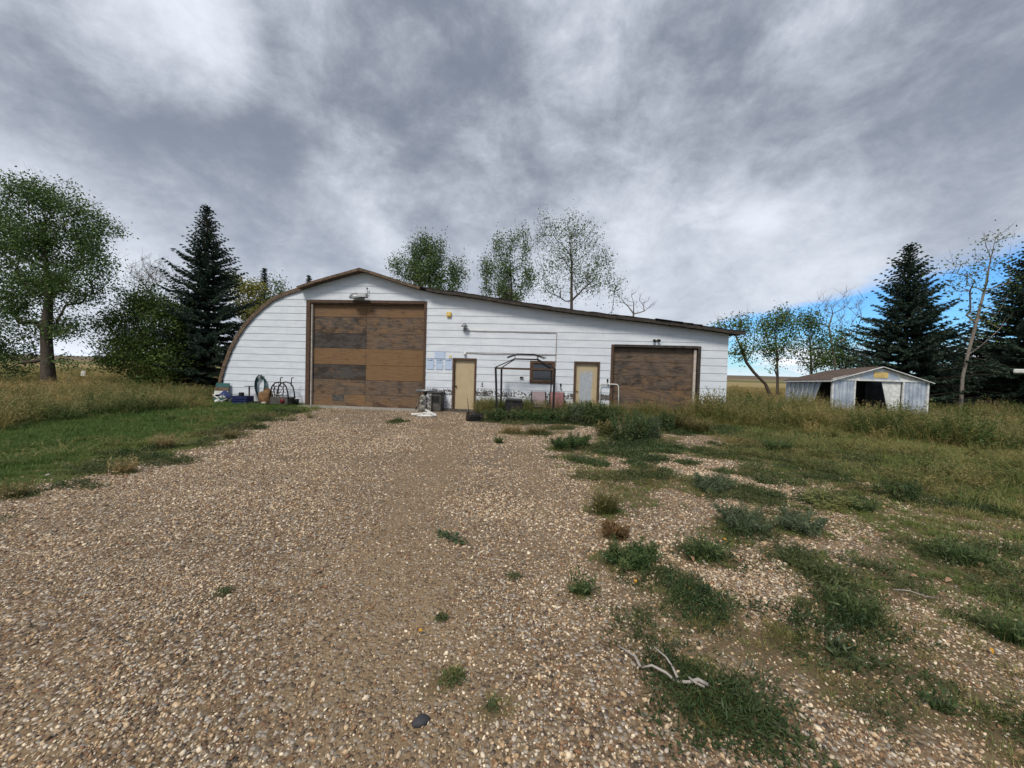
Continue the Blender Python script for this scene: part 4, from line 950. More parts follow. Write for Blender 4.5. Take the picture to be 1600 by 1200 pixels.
# white canopy whose corner shows at the right edge
p = P(1583, 580, 18.0)
t = thing('white_canopy', 'white flat canopy corner just showing at the right edge before the spruces', 'canopy', (p[0], 18.0, 0), -math.atan2(p[0], 18.0))
zc = p[2]
MB().box(0, 3.0, -.2, 2.4, zc - .10, zc + .10).build('roof', MATS['white_paint'], t, .05); MB().box(.35, 2.7, 0, 2.2, zc - .16, zc - .102).build('frame', MATS['grey_metal'], t)
for x in (.9, 2.7):
    for y in (0.05, 2.1): MB().bar((x, y, 0), (x, y, zc - .15), .07, .07).build('leg', MATS['white_paint'], t)

# ------------------------------------------------------------------ posts in the left field
p = G(131, 599); t = thing('marker_post', 'thin post with small white plate in the golden field', 'post', (p[0], p[1], gz(p[0], p[1]) - .02))
MB().tube([(0, 0, 0), (0, 0, .95)], .035, 8).build('post', MATS['post_wood'], t); MB().box(-.16, .16, -.05, -.035, .55, .92).build('plate', MATS['white_paint'], t)
p = G(108, 609); t = thing('fence_post', 'short weathered stump of fence post beside the left tree', 'post', (p[0], p[1], gz(p[0], p[1]) - .03))
MB().tube([(0, 0, 0), (.01, 0, .35), (.03, 0, .55)], [.16, .13, .11], 10).build('post', MATS['post_wood'], t); MB().tube([(-.03, 0, .5), (-.05, .02, .66)], [.07, .03], 7).build('splinter', MATS['post_wood'], t)

# ------------------------------------------------------------------ dead branches, stones and leaves on the gravel
def stick(lab, pix, rad, side=()):
    pp = [G(u, v) for u, v in pix]; b0 = pp[0]; t = thing('dead_branch', lab, 'branch', (b0[0], b0[1], gz(b0[0], b0[1]) + .012))
    pts = [Vector(q - b0) for q in pp]
    for i, q in enumerate(pts): q.z = .035 + .02 * math.sin(i * 1.7)
    MB().tube(pts, [rad * (1 - .45 * i / (len(pts) - 1)) for i in range(len(pts))], 7).build('stem', MATS['dead_stick'], t)
    for sx in side:
        q = [Vector(G(u, v) - b0) for u, v in sx]
        for i, w_ in enumerate(q): w_.z = .035 + .012 * i
        MB().tube(q, [rad * .75 * (1 - .5 * i / (len(q) - 1)) for i in range(len(q))], 6).build('side_branch', MATS['dead_stick'], t)
stick('straight bleached stick left of the forked one on gravel', [(1000, 1054), (992, 1043), (980, 1028), (965, 1015)], .008)
stick('forked bleached branch lying across a flat green weed patch', [(1106, 1082), (1090, 1079), (1075, 1076), (1055, 1070), (1040, 1065), (1018, 1055), (1003, 1050)], .010, [[(1058, 1070), (1050, 1056), (1040, 1044), (1022, 1032)], [(1100, 1085), (1085, 1081), (1075, 1076)]])
stick('thin pale twig curved over brown weeds at the right', [(1395, 932), (1420, 938), (1445, 942), (1462, 941)], .0045)
p0, p1 = G(684, 834), G(722, 852); t = thing('leafy_twig', 'fallen twig with dark green leaves on the middle of the gravel', 'twig', (p0[0], p0[1], gz(p0[0], p0[1]) + .012)); d_ = p1 - p0
MB().tube([(0, 0, .01), (d_[0] * .5, d_[1] * .5 + .02, .03), (d_[0], d_[1], .01)], [.008, .006, .003], 6).build('stem', MATS['bark'], t)
rg_ = np.random.default_rng(4); k_ = rg_.random(90)[:, None]; c_ = d_[None] * k_ + rg_.normal(size=(90, 3)) * np.array([.025, .03, .012]); c_[:, 2] = np.abs(c_[:, 2]) + .008
def leaf_fan(c, L, W, rg):
    n = len(c); a = rg.random(n) * 6.283; d = np.column_stack([np.cos(a), np.sin(a), rg.normal(size=n) * .3]); s_ = np.column_stack([-np.sin(a), np.cos(a), rg.normal(size=n) * .3])
    return np.stack([c, c + d * L * .5 + s_ * W, c + d * L, c + d * L * .5 - s_ * W], 1).reshape(-1, 3), np.arange(4 * n).reshape(n, 4)
V_, F_ = leaf_fan(c_, .05, .012, rg_); ob('leaves', mesh_np('leaves', V_, F_, np.repeat(rg_.random(90) * .5, 4), dict(h=np.zeros(360))), MATS['weed_dark'], t)
def rock(lab, u, v, wpx, mat, group=None, name='stone', flat=.45, seed=0):
    p = G(u, v); r_ = wpx * p[1] / F_PX / 2; rg = random.Random(seed)
    bm = bmesh.new(); bmesh.ops.create_icosphere(bm, subdivisions=2, radius=r_)
    for w_ in bm.verts:
        k = 1 + .16 * math.sin(w_.co.x / r_ * 2.3 + seed) + .12 * math.cos(w_.co.y / r_ * 3 + seed * 2) + rg.uniform(-.05, .05)
        w_.co = Vector((w_.co.x * k, w_.co.y * k * .8, w_.co.z * flat))
    me = bpy.data.meshes.new(name); bm.to_mesh(me); bm.free(); me.polygons.foreach_set('use_smooth', [True] * len(me.polygons))
    o_ = ob(name, me, mat); o_.location = (p[0], p[1], gz(p[0], p[1]) + r_ * flat * .45); o_.rotation_euler = (0, 0, rg.uniform(0, 6)); return tag(o_, lab, 'stone', group)
rock('dark slate coloured stone, largest on the near gravel', 655, 1130, 27, MATS['dark_stone'], seed=3, flat=.5)
ORD = 'leftmost second third fourth fifth sixth seventh eighth ninth tenth eleventh twelfth thirteenth fourteenth fifteenth sixteenth seventeenth eighteenth nineteenth twentieth'.split() + ['twenty-first', 'twenty-second', 'twenty-third', 'twenty-fourth']
def nth(k): return ORD[0] if k == 0 else ORD[k] + ' from the left'
for k, (u, v, w_) in enumerate(sorted(((492, 646, 5), (527, 655, 7), (345, 649, 9), (366, 647, 8), (228, 681, 7), (198, 694, 8), (308, 672, 5), (75, 742, 8), (90, 686, 6)))): rock('pale stone in the grass left of the drive, ' + nth(k) + ' of nine', u, v, w_, MATS['field_stone'], 'pale stones in the left grass', seed=k)
def fallen(u, v, mat, rz, group, lab, L=.055):
    p = G(u, v); t = MB(); n_ = 6
    for i in range(n_ + 1):
        a = i / n_; w_ = .30 * L * math.sin(math.pi * min(1, a * .93 + .05)) + .0008; zc_ = .012 * math.sin(math.pi * a) + .014 * a
        t.v += [(L * (a - .5), -w_, zc_ + w_ * .55), (L * (a - .5), 0, zc_), (L * (a - .5), w_, zc_ + w_ * .55)]
    for i in range(n_):
        for j in range(2): t.f.append((i * 3 + j, i * 3 + 3 + j, i * 3 + 4 + j, i * 3 + 1 + j))
    t.sm = [True] * len(t.f); o_ = t.build('fallen_leaf', mat); so_ = o_.modifiers.new('thick', 'SOLIDIFY'); so_.thickness = .0012
    o_.location = (p[0], p[1], gz(p[0], p[1]) + .014); o_.rotation_euler = (R(12), R(-8), rz); tag(o_, lab, 'leaf', group)
for k, (u, v) in enumerate(sorted(((1328, 1017), (1546, 1024), (992, 912), (657, 992), (1078, 925), (1132, 848), (1063, 813)))):
    fallen(u, v, MATS['leaf_orange'], k * 1.3, 'orange leaves on the gravel', 'small orange fallen leaf on the gravel, ' + nth(k) + ' of seven', .034 if v > 880 else .05)
for k, (u, v) in enumerate(sorted(((1198, 802), (1217, 820), (1262, 822), (1080, 876), (957, 877), (930, 800), (1427, 905), (1530, 885), (1482, 912)))):
    fallen(u, v, MATS['leaf_tan'], k * .9, 'tan leaves among the weeds', 'dry tan fallen leaf among the weeds, ' + nth(k) + ' of nine', .06)
#@@PART4
# ------------------------------------------------------------------ trees
def tubes_np(A, B, ra, rb, n=5):
    A, B = np.asarray(A), np.asarray(B); d = B - A; L = np.linalg.norm(d, axis=1)[:, None] + 1e-9; d = d / L
    ref = np.where(np.abs(d[:, 2:3]) > .9, np.array([[1.0, 0, 0]]), np.array([[0, 0, 1.0]]))
    x = np.cross(d, ref); x /= np.linalg.norm(x, axis=1)[:, None]; y = np.cross(d, x)
    a = np.arange(n) * 2 * math.pi / n; ring = x[:, None] * np.cos(a)[None, :, None] + y[:, None] * np.sin(a)[None, :, None]
    V = np.concatenate([A[:, None] + ring * ra[:, None, None], B[:, None] + ring * rb[:, None, None]], 1)   # E,2n,3
    o_ = (np.arange(len(A)) * 2 * n)[:, None]; k = np.arange(n); f = np.stack([k, (k + 1) % n, (k + 1) % n + n, k + n], 1)
    return V.reshape(-1, 3), (o_[:, :, None] + f[None]).reshape(-1, 4)
def leaves_np(c, L, W, rg, droop=.3, out=None):
    n = len(c); d = rg.normal(size=(n, 3)); d[:, 2] -= droop
    if out is not None: d += out * .8
    d /= np.linalg.norm(d, axis=1)[:, None]; r_ = rg.normal(size=(n, 3)); s_ = np.cross(d, r_); s_ /= np.linalg.norm(s_, axis=1)[:, None] + 1e-9
    up_ = np.cross(d, s_)
    L = np.asarray(L)[:, None]; W = np.asarray(W)[:, None]
    V = np.stack([c, c + d * L * .45 + s_ * W * .5 + up_ * W * .12, c + d * L, c + d * L * .5 - s_ * W * .5 + up_ * W * .12], 1)
    return V.reshape(-1, 3), np.arange(n * 4).reshape(n, 4)
def skeleton(trunk, att, bf, rg):
    N = [np.array(p, float) for p in trunk]; par = [-1] + list(range(len(trunk) - 1)); pl = [0.0]
    for i in range(1, len(N)): pl.append(pl[-1] + np.linalg.norm(N[i] - N[i - 1]))
    base_ = N[0]; tips = []
    for p in att[np.argsort(np.linalg.norm((att - base_), axis=1))]:
        A = np.array(N); d = np.linalg.norm(A - p, axis=1); c = d + bf * np.array(pl) + 1.2 * np.maximum(0, A[:, 2] - p[2] + .15 * d)
        c[0] += 5
        j = int(np.argmin(c)); k = max(1, int(d[j] / .55)); prev = j; a = N[j]
        for i in range(1, k + 1):
            t_ = i / k; q = a + (p - a) * t_ + (rg.normal(size=3) * .05 * d[j] if i < k else 0); q[2] -= .10 * d[j] * math.sin(math.pi * t_) * (.5)
            N.append(q); par.append(prev); pl.append(pl[prev] + np.linalg.norm(q - N[prev])); prev = len(N) - 1
        tips.append(prev)
    return np.array(N), np.array(par), np.array(tips)
def make_tree(name, label, base, trunk, att, leafmat, barkmat='bark', r0=.2, n_leaf=14, spread=.35, leaf=(.11, .07), bf=.3, seed=1, bare=0.0, twigs=0, rmin=.006, cat='tree', group=None, lean=(0, 0)):
    rg = np.random.default_rng(seed); base = np.array(base, float); T = thing(name, label, cat, base, 0, group)
    N, par, tips = skeleton(np.array(trunk) - base, att - base, bf, rg)
    cnt = np.zeros(len(N)); cnt[tips] = 1
    for i in range(len(N) - 1, 0, -1): cnt[par[i]] += cnt[i]
    rad = np.maximum(rmin, r0 * (cnt / cnt[0]) ** .58)
    e = np.arange(1, len(N)); A, B, ra, rb = N[par[e]], N[e], rad[par[e]], rad[e]
    ra = np.minimum(ra, rb * 1.5)
    flare = np.exp(-np.maximum(A[:, 2], 0) / .35) * .35; ra = ra * (1 + flare)
    if twigs:
        tp = N[np.repeat(tips, twigs)]; dr = rg.normal(size=tp.shape); dr[:, 2] = np.abs(dr[:, 2]) + .5; dr[:, 0] += lean[0]; dr /= np.linalg.norm(dr, axis=1)[:, None]
        A = np.concatenate([A, tp]); B = np.concatenate([B, tp + dr * rg.uniform(.25, .9, (len(tp), 1))]); ra = np.concatenate([ra, np.full(len(tp), rmin)]); rb = np.concatenate([rb, np.full(len(tp), rmin * .4)])
    V, Fq = tubes_np(A, B, ra, rb, 6)
    ob('trunk', mesh_np('trunk', V, Fq, smooth=True), MATS[barkmat], T)
    lt = tips[rg.random(len(tips)) >= bare]
    if len(lt):
        nl = rg.poisson(n_leaf, len(lt)); idx = np.repeat(lt, nl); ctint = np.repeat(rg.random(len(lt)), nl)
        t_ = rg.random(len(idx))[:, None]; cen = N[idx] * t_ + N[par[idx]] * (1 - t_)
        cen = cen + rg.normal(size=(len(idx), 3)) * spread * np.array([1, 1, .8 if leafmat != 'leaf_poplar' else 1.5]) + np.array([lean[0], lean[1], 0]) * spread * .5
        sz = rg.uniform(.6, 1.25, len(idx))
        V, Fq = leaves_np(cen, leaf[0] * sz, leaf[1] * sz, rg)
        tint = np.clip(.45 * ctint + .55 * rg.random(len(idx)), 0, 1) ** 1.2
        ob('crown', mesh_np('crown', V, Fq, np.repeat(tint, 4)), MATS[leafmat], T)
    return T
LOBE_K = 6.0
def lobes(D, spec, dens_, rg, depth=1.0):
    """attraction points filling ellipsoids given as (u, v, ru, rv[, dY]) in the photo at distance D"""
    out = []
    for L in spec:
        u, v, ru, rv = L[:4]; dy = L[4] if len(L) > 4 else 0
        c = P(u, v, D + dy); k = (D + dy) / F_PX; r_ = np.array([ru * k, ru * k * depth, rv * k])
        n = max(4, int(dens_ * LOBE_K * r_[0] * r_[1] ** .7 * r_[2] * 4)); q = rg.normal(size=(n, 3)); q /= np.linalg.norm(q, axis=1)[:, None]; q *= rg.random((n, 1)) ** (1 / 2.2)
        out.append(c + q * r_)
    return np.concatenate(out)
def tp(D, pix, dy=None): return [P(u, v, D + (dy[i] if dy else 0)) for i, (u, v) in enumerate(pix)]
def gbase(u, D): q = P(u, 600, D); return np.array([q[0], D, float(gza(np.array([q[0]]), np.array([D]))[0])])

rg = np.random.default_rng(21)
# big ash at the left edge
D = 20.5; b0 = gbase(76, D)
att = lobes(D, [(35, 298, 44, 34), (92, 312, 42, 34), (140, 360, 36, 38), (85, 375, 60, 40), (30, 380, 50, 50), (150, 418, 34, 26), (95, 440, 60, 36), (20, 455, 50, 40), (-50, 380, 50, 90)], .66, rg)
att = np.concatenate([att, lobes(D, [(45, 500, 50, 30), (112, 510, 34, 24), (-10, 540, 50, 35), (25, 575, 36, 20), (112, 565, 18, 14), (-60, 520, 50, 60)], .46, rg)])
make_tree('ash_tree', 'tall leafy broadleaf tree cut by the left edge of the photo', b0, [b0] + tp(D, [(74, 560), (72, 520), (76, 470), (72, 410), (70, 350), (62, 300)]), att, 'leaf_ash', 'bark', .26, 85, .30, (.125, .072), .22, 3, twigs=2)
# bushy tree between ash and spruce
D = 23; b0 = gbase(236, D)
att = lobes(D, [(225, 470, 40, 28), (190, 500, 34, 34), (255, 500, 36, 40), (215, 545, 52, 36), (185, 560, 30, 24), (262, 560, 34, 34), (240, 590, 40, 18)], 1.35, rg)
make_tree('bushy_tree', 'low rounded yellow-green broadleaf tree left of the big spruce', b0, [b0] + tp(D, [(235, 575), (226, 540), (222, 500)]), att, 'leaf_bush', 'bark', .12, 60, .28, (.125, .075), .25, 5, twigs=1)
D = 26; b0 = gbase(243, D)
make_tree('bare_tree', 'leafless twiggy top showing above the low rounded tree', b0, [b0] + tp(D, [(243, 560), (240, 500), (238, 460)]), lobes(D, [(240, 430, 32, 24), (220, 440, 20, 18)], 2.0, rg), 'leaf_bush', 'pale_bark', .06, 2, .3, (.1, .06), .2, 6, bare=.9, twigs=4, rmin=.007)

def spruce(name, label, base, hgt, rad, seed, crown0=.04, dens_=1.0, brown=0, group=None, twist=0.0):
    rg = np.random.default_rng(seed); base = np.array(base, float); T = thing(name, label, 'tree', base, 0, group)
    zs = np.linspace(-.1, hgt, 14); wob = np.cumsum(rg.normal(size=(14, 2)) * .012 * hgt / 9, 0); c = np.column_stack([wob, zs]); c[0, :2] = 0
    r_ = .017 * hgt * (1 - zs / hgt) ** .8 + .012
    V, Fq = tubes_np(c[:-1], c[1:], r_[:-1], r_[1:], 8); VT, FT = [V], [Fq]; off = len(V)
    C, DR, LN, TT = [], [], [], []
    z = crown0 * hgt; bA, bB, bra, brb = [], [], [], []
    while z < hgt * .985:
        f = z / hgt; L0 = rad * (1 - f) ** .92 * 1.16 * (.66 + .38 * min(1, f / .12)) + .10
        nb = int((5 + 4 * (1 - f)) * dens_) + 1; a0 = rg.random() * 6.28
        for k in range(nb):
            az = a0 + k * 6.283 / nb + rg.normal() * .25; L = L0 * rg.uniform(.50, 1.18) * (1 + .10 * math.sin(az * 2 + z))
            pitch = .42 - .75 * (1 - f) + rg.normal() * .08          # droop low, rise high
            n = max(3, int(L / .14)); t_ = np.linspace(0, 1, n + 1)
            hor = L * t_ * math.cos(pitch) ; ver = L * (math.sin(pitch) * t_ + .22 * t_ ** 2.2) - .03 * L * np.sin(3.14 * t_)
            ctr = np.array([np.interp(z, c[:, 2], c[:, 0]), np.interp(z, c[:, 2], c[:, 1])])
            pts = np.column_stack([ctr[0] + hor * math.cos(az), ctr[1] + hor * math.sin(az), z + ver])
            m_ = max(1, n // 3); bA += [pts[0], pts[m_]]; bB += [pts[m_], pts[-1]]; bra += [.012 + .012 * L, .010 + .005 * L]; brb += [.010 + .005 * L, .004]
            fw = np.array([math.cos(az), math.sin(az), 0]); sd_ = np.array([-math.sin(az), math.cos(az), 0]); tb = rg.random()
            for i in range(1, n + 1):
                tt = t_[i]; tl_ = (.10 + .42 * min(1, L / 2.2) * (1 - tt) ** .6 * (.35 + .65 * min(1, tt * 3))) * rg.uniform(.7, 1.25)
                for s_ in ((-1, 1) if i < n else (0,)):
                    d = fw * (.75 + .3 * rg.random()) + sd_ * s_ * (.8 + .3 * rg.random()) + np.array([0, 0, rg.normal() * .18 - .10])
                    C.append(pts[i] - d * .02); DR.append(d / np.linalg.norm(d)); LN.append((tl_ if s_ else .22) * (.45 + .55 * min(1, (1 - f) * 2.5))); TT.append(tb * .35 + .5 * tt * rg.random() + .15 * rg.random())
        z += rg.uniform(.75, 1.25) * (.12 + .20 * (1 - f)) * min(1, hgt / 8 + .3)
    C, DR, LN, TT = np.array(C), np.array(DR), np.array(LN), np.array(TT)
    # every twig: a brush of narrow blades fanned round its axis
    Vs, tints = [], []
    for j in range(11):
        n = len(C); r2 = rg.normal(size=(n, 3)); s_ = np.cross(DR, r2); s_ /= np.linalg.norm(s_, axis=1)[:, None]
        st = rg.uniform(0, .55, (n, 1)) * LN[:, None]; d2 = DR + s_ * rg.uniform(.1, .75, (n, 1)); d2 /= np.linalg.norm(d2, axis=1)[:, None]; ln = LN[:, None] * rg.uniform(.45, .75, (n, 1)) + .05
        w_ = rg.uniform(.022, .040, (n, 1)); p0 = C + DR * st; s2 = np.cross(d2, s_)
        Vs.append(np.stack([p0, p0 + d2 * ln * .4 + s2 * w_, p0 + d2 * ln, p0 + d2 * ln * .4 - s2 * w_], 1)); tints.append(np.clip(TT + rg.normal(size=n) * .12, 0, 1))
    V = np.concatenate(Vs); tint = np.repeat(np.concatenate(tints), 4)
    ob('crown', mesh_np('crown', V.reshape(-1, 3), np.arange(V.shape[0] * 4).reshape(-1, 4), tint), MATS['needle'], T)
    V2, F2 = tubes_np(np.array(bA), np.array(bB), np.array(bra), np.array(brb), 4)
    ob('trunk', mesh_np('trunk', np.concatenate([VT[0], V2]), np.concatenate([FT[0], F2 + off]), smooth=True), MATS['bark'], T)
    if brown:                                              # old cones near the top
        k = rg.choice(len(C), brown, p=(C[:, 2] > hgt * .78) / (C[:, 2] > hgt * .78).sum()); V, Fq = leaves_np(C[k], np.full(brown, .16), np.full(brown, .06), rg, 1.5)
        ob('cones', mesh_np('cones', V, Fq, rg.random(brown).repeat(4)), MATS['needle_brown'], T)
    return T
def top_h(u, v, D): return float(P(u, v, D)[2])
D = 25; spruce('spruce_tree', 'tall dark spruce rising behind the curved end of the workshop', gbase(322, D), top_h(325, 321, D), 3.2, 11, brown=220)
D = 44; spruce('spruce_tree', 'small distant spruce just left of the curved roof', gbase(411, D), top_h(411, 417, D), 2.0, 12)
D = 46; spruce('spruce_tree', 'tiny spruce tip peeking over the curved roof', gbase(478, D), top_h(478, 428, D), 1.6, 13)
D = 40; b0 = gbase(398, D); make_tree('young_tree', 'yellowing young tree between big spruce and small spruce', b0, [b0] + tp(D, [(398, 540), (398, 480)]), lobes(D, [(396, 452, 17, 16), (382, 475, 20, 22), (405, 480, 16, 16), (372, 440, 14, 18)], .5, rg), 'leaf_yellow', 'bark', .10, 50, .42, (.24, .15), .3, 14)
D = 42; b0 = gbase(434, D); make_tree('young_tree', 'small green tree top touching the curved roof line', b0, [b0] + tp(D, [(434, 540), (434, 480)]), lobes(D, [(434, 450, 14, 14), (440, 470, 16, 16), (424, 465, 12, 10)], .4, rg), 'leaf_poplar', 'bark', .10, 45, .4, (.22, .14), .3, 15)
D = 33; spruce('spruce_tree', 'shorter spruce hidden low behind the tall spruce near the workshop', gbase(290, D), top_h(290, 470, D), 2.4, 16)

# trees behind the workshop
D = 38; b0 = gbase(672, D)
att = lobes(D, [(655, 385, 22, 24), (680, 390, 22, 24), (615, 420, 14, 24), (636, 415, 20, 34), (665, 425, 34, 26), (705, 425, 20, 26), (720, 425, 10, 22), (690, 450, 30, 16)], .20, rg)
make_tree('poplar_tree', 'dense green tree rising behind the roof right of the peak', b0, [b0] + tp(D, [(672, 540), (671, 480), (672, 440), (668, 400), (667, 375)]), att, 'leaf_poplar', 'bark', .17, 150, .32, (.18, .11), .3, 31, lean=(.5, 0))
D = 38; b0 = gbase(800, D)
att = lobes(D, [(772, 385, 16, 20), (800, 378, 16, 20), (822, 380, 14, 24), (760, 415, 20, 24), (790, 420, 26, 26), (820, 425, 20, 28), (790, 450, 44, 18)], .17, rg)
make_tree('poplar_tree', 'green tree with ragged top in the middle behind the roof', b0, [b0] + tp(D, [(800, 540), (801, 480), (798, 430), (796, 390)]), att, 'leaf_poplar', 'bark', .16, 130, .32, (.18, .11), .3, 32, lean=(.5, 0))
D = 36; b0 = gbase(893, D)
att = lobes(D, [(850, 360, 22, 28), (885, 375, 24, 34), (915, 375, 20, 30), (860, 410, 26, 26), (900, 420, 26, 26), (945, 405, 22, 22), (925, 440, 30, 22), (960, 450, 18, 22), (860, 450, 24, 16), (895, 345, 10, 18)], .46, rg)
make_tree('thin_poplar_tree', 'tallest thin-leaved tree with open crown behind the lean-to roof', b0, [b0] + tp(D, [(893, 540), (893, 470), (893, 420), (890, 370), (889, 335)]), att, 'leaf_poplar', 'bark', .15, 24, .34, (.16, .10), .35, 33, twigs=2, lean=(.3, 0), rmin=.011)
D = 34; b0 = gbase(985, D)
make_tree('bare_tree', 'leafless grey tree poking over the middle of the lean-to roof', b0, [b0] + tp(D, [(985, 560), (988, 510), (990, 490)]), lobes(D, [(985, 465, 20, 20), (1005, 475, 20, 18), (970, 470, 12, 14)], .35, rg), 'leaf_poplar', 'pale_bark', .08, 2, .3, (.15, .1), .3, 34, bare=.95, twigs=2, rmin=.013)

# right hand group
D = 24; b0 = gbase(1212, D)
att = lobes(D, [(1135, 505, 22, 14), (1160, 510, 22, 18), (1150, 545, 18, 20), (1170, 540, 16, 18)], 1.1, rg)
make_tree('leaning_tree', 'small tree with dark trunk leaning left beside the workshop corner', b0, [b0] + tp(D, [(1196, 600), (1178, 582), (1166, 566), (1158, 545), (1150, 525)]), att, 'leaf_bush', 'bark', .085, 44, .26, (.14, .08), .25, 41, twigs=1)
D = 25; b0 = gbase(1216, D)
att = lobes(D, [(1212, 500, 26, 22), (1196, 520, 20, 22), (1228, 505, 18, 28), (1205, 548, 24, 18), (1228, 545, 14, 20)], 1.1, rg)
make_tree('young_tree', 'upright young tree with dark stems just left of the shed', b0, [b0] + tp(D, [(1215, 590), (1214, 550), (1210, 515)]), att, 'leaf_bush', 'bark', .07, 46, .27, (.14, .08), .25, 42, twigs=1)
D = 26; b0 = gbase(1268, D)
att = lobes(D, [(1258, 500, 22, 22), (1275, 520, 20, 30), (1250, 540, 16, 22), (1290, 540, 22, 24), (1278, 560, 26, 16)], 1.0, rg)
make_tree('young_tree', 'loose green tree directly behind the shed roof left end', b0, [b0] + tp(D, [(1268, 580), (1266, 540), (1262, 500)]), att, 'leaf_ash', 'bark', .07, 44, .27, (.14, .08), .25, 43, twigs=1)
D = 27; b0 = gbase(1305, D)
make_tree('bare_tree', 'leafless fan of thin branches against the blue sky left of the spruce', b0, [b0] + tp(D, [(1305, 570), (1300, 540), (1295, 510)]), lobes(D, [(1288, 480, 18, 28), (1318, 480, 26, 30), (1335, 490, 20, 26)], .7, rg), 'leaf_ash', 'pale_bark', .065, 2, .3, (.13, .08), .35, 44, bare=.92, twigs=3, rmin=.009)
D = 28; b0 = gbase(1325, D)
make_tree('young_tree', 'thick green sapling between shed roof and big right spruce', b0, [b0] + tp(D, [(1322, 580), (1318, 550)]), lobes(D, [(1318, 530, 26, 22), (1300, 560, 30, 20), (1335, 560, 24, 20)], .9, rg), 'leaf_ash', 'bark', .07, 40, .3, (.15, .09), .3, 45, twigs=1)
D = 22.5; spruce('spruce_tree', 'full dark spruce standing behind the shed', gbase(1412, D), top_h(1413, 380, D), 3.3, 51, .02, 1.15)
D = 21; spruce('spruce_tree', 'large dark spruce cut by the right edge of the photo', gbase(1600, D), top_h(1600, 372, D), 3.6, 52, .02, 1.1)
D = 19.5; b0 = gbase(1503, D)
att = lobes(D, [(1565, 365, 22, 16), (1545, 395, 22, 22), (1490, 415, 22, 18), (1520, 440, 26, 26), (1560, 430, 20, 24), (1480, 445, 16, 14), (1535, 500, 24, 28)], .75, rg)
make_tree('thin_leaning_tree', 'thin pale tree leaning right between the two right spruces', b0, [b0] + tp(D, [(1504, 590), (1512, 555), (1525, 505), (1538, 455), (1548, 405), (1556, 370)]), att, 'leaf_bush', 'pale_bark', .072, 16, .28, (.12, .075), .3, 53, twigs=2, rmin=.008)
for u, v, D, sd_, lab in ((1455, 585, 24, 54, 'low dark young spruce at the right rear of the shed'), (1530, 560, 24.5, 55, 'squat dark spruce low between the two right spruces')):
    spruce('spruce_tree', lab, gbase(u, D), top_h(u, v - 30, D), 2.6, sd_, .0, 1.2)
#@@PART5
# ------------------------------------------------------------------ blade and leaf builders
def blades_np(n, spread, h, width, bend, rg, seg=3, head=0.0, flat=0.0):
    a = rg.random(n) * 6.283; r_ = spread * np.sqrt(rg.random(n)); base = np.column_stack([r_ * np.cos(a), r_ * np.sin(a), np.full(n, -.01)])
    az = a + rg.normal(size=n) * .9; H_ = rg.uniform(h[0], h[1], n); bd = bend * rg.uniform(.3, 1.5, n) + flat; w_ = width * rg.uniform(.6, 1.3, n)
    dirh = np.column_stack([np.cos(az), np.sin(az), np.zeros(n)]); sd_ = np.column_stack([-np.sin(az), np.cos(az), np.zeros(n)])
    tw = rg.normal(size=n) * .6; sd_ = sd_ * np.cos(tw)[:, None] + dirh * np.sin(tw)[:, None]
    t_ = np.linspace(0, 1, seg + 1); V = []; hh = []
    for t1 in t_:
        th = bd * t1; k = np.where(bd > 1e-3, 1, 1)
        c = base + dirh * (H_ * np.sin(th) * t1)[:, None] + np.array([0, 0, 1.0]) * (H_ * t1 * np.cos(th * .9))[:, None]
        ww = w_ * (1 - t1) ** .7 + .0006
        if head and t1 > .99: ww = w_ * .3
        V += [c - sd_ * ww[:, None] * .5, c + sd_ * ww[:, None] * .5]; hh += [np.full(n, t1)] * 2
    V = np.stack(V, 1); hh = np.stack(hh, 1); m_ = 2 * (seg + 1); o_ = (np.arange(n) * m_)[:, None, None]
    f = np.array([[2 * i, 2 * i + 1, 2 * i + 3, 2 * i + 2] for i in range(seg)])[None]
    F_ = (o_ + f).reshape(-1, 4); V2 = V.reshape(-1, 3); h2 = hh.reshape(-1)
    if head:                                                # loose seed heads on some blades
        k = rg.random(n) < head; tip = V[k][:, -2:].mean(1); m2 = k.sum(); rep = 5; c = np.repeat(tip, rep, 0) + rg.normal(size=(m2 * rep, 3)) * np.array([.012, .012, .045])
        Vh, Fh = leaves_np(c, np.full(len(c), .05), np.full(len(c), .014), rg, -.8); F_ = np.concatenate([F_, Fh + len(V2)]); V2 = np.concatenate([V2, Vh]); h2 = np.concatenate([h2, np.ones(len(Vh))])
    return V2, F_, h2
HID = bpy.data.collections.new('scatter_sources')
def source(name, V, F_, mat, h=None, smooth=False):
    c = bpy.data.collections.get(name) or bpy.data.collections.new(name)
    me = mesh_np(name, V, F_, None, dict(h=h) if h is not None else None, smooth); me.materials.append(mat)
    o_ = bpy.data.objects.new(name + '_piece', me); c.objects.link(o_); return c
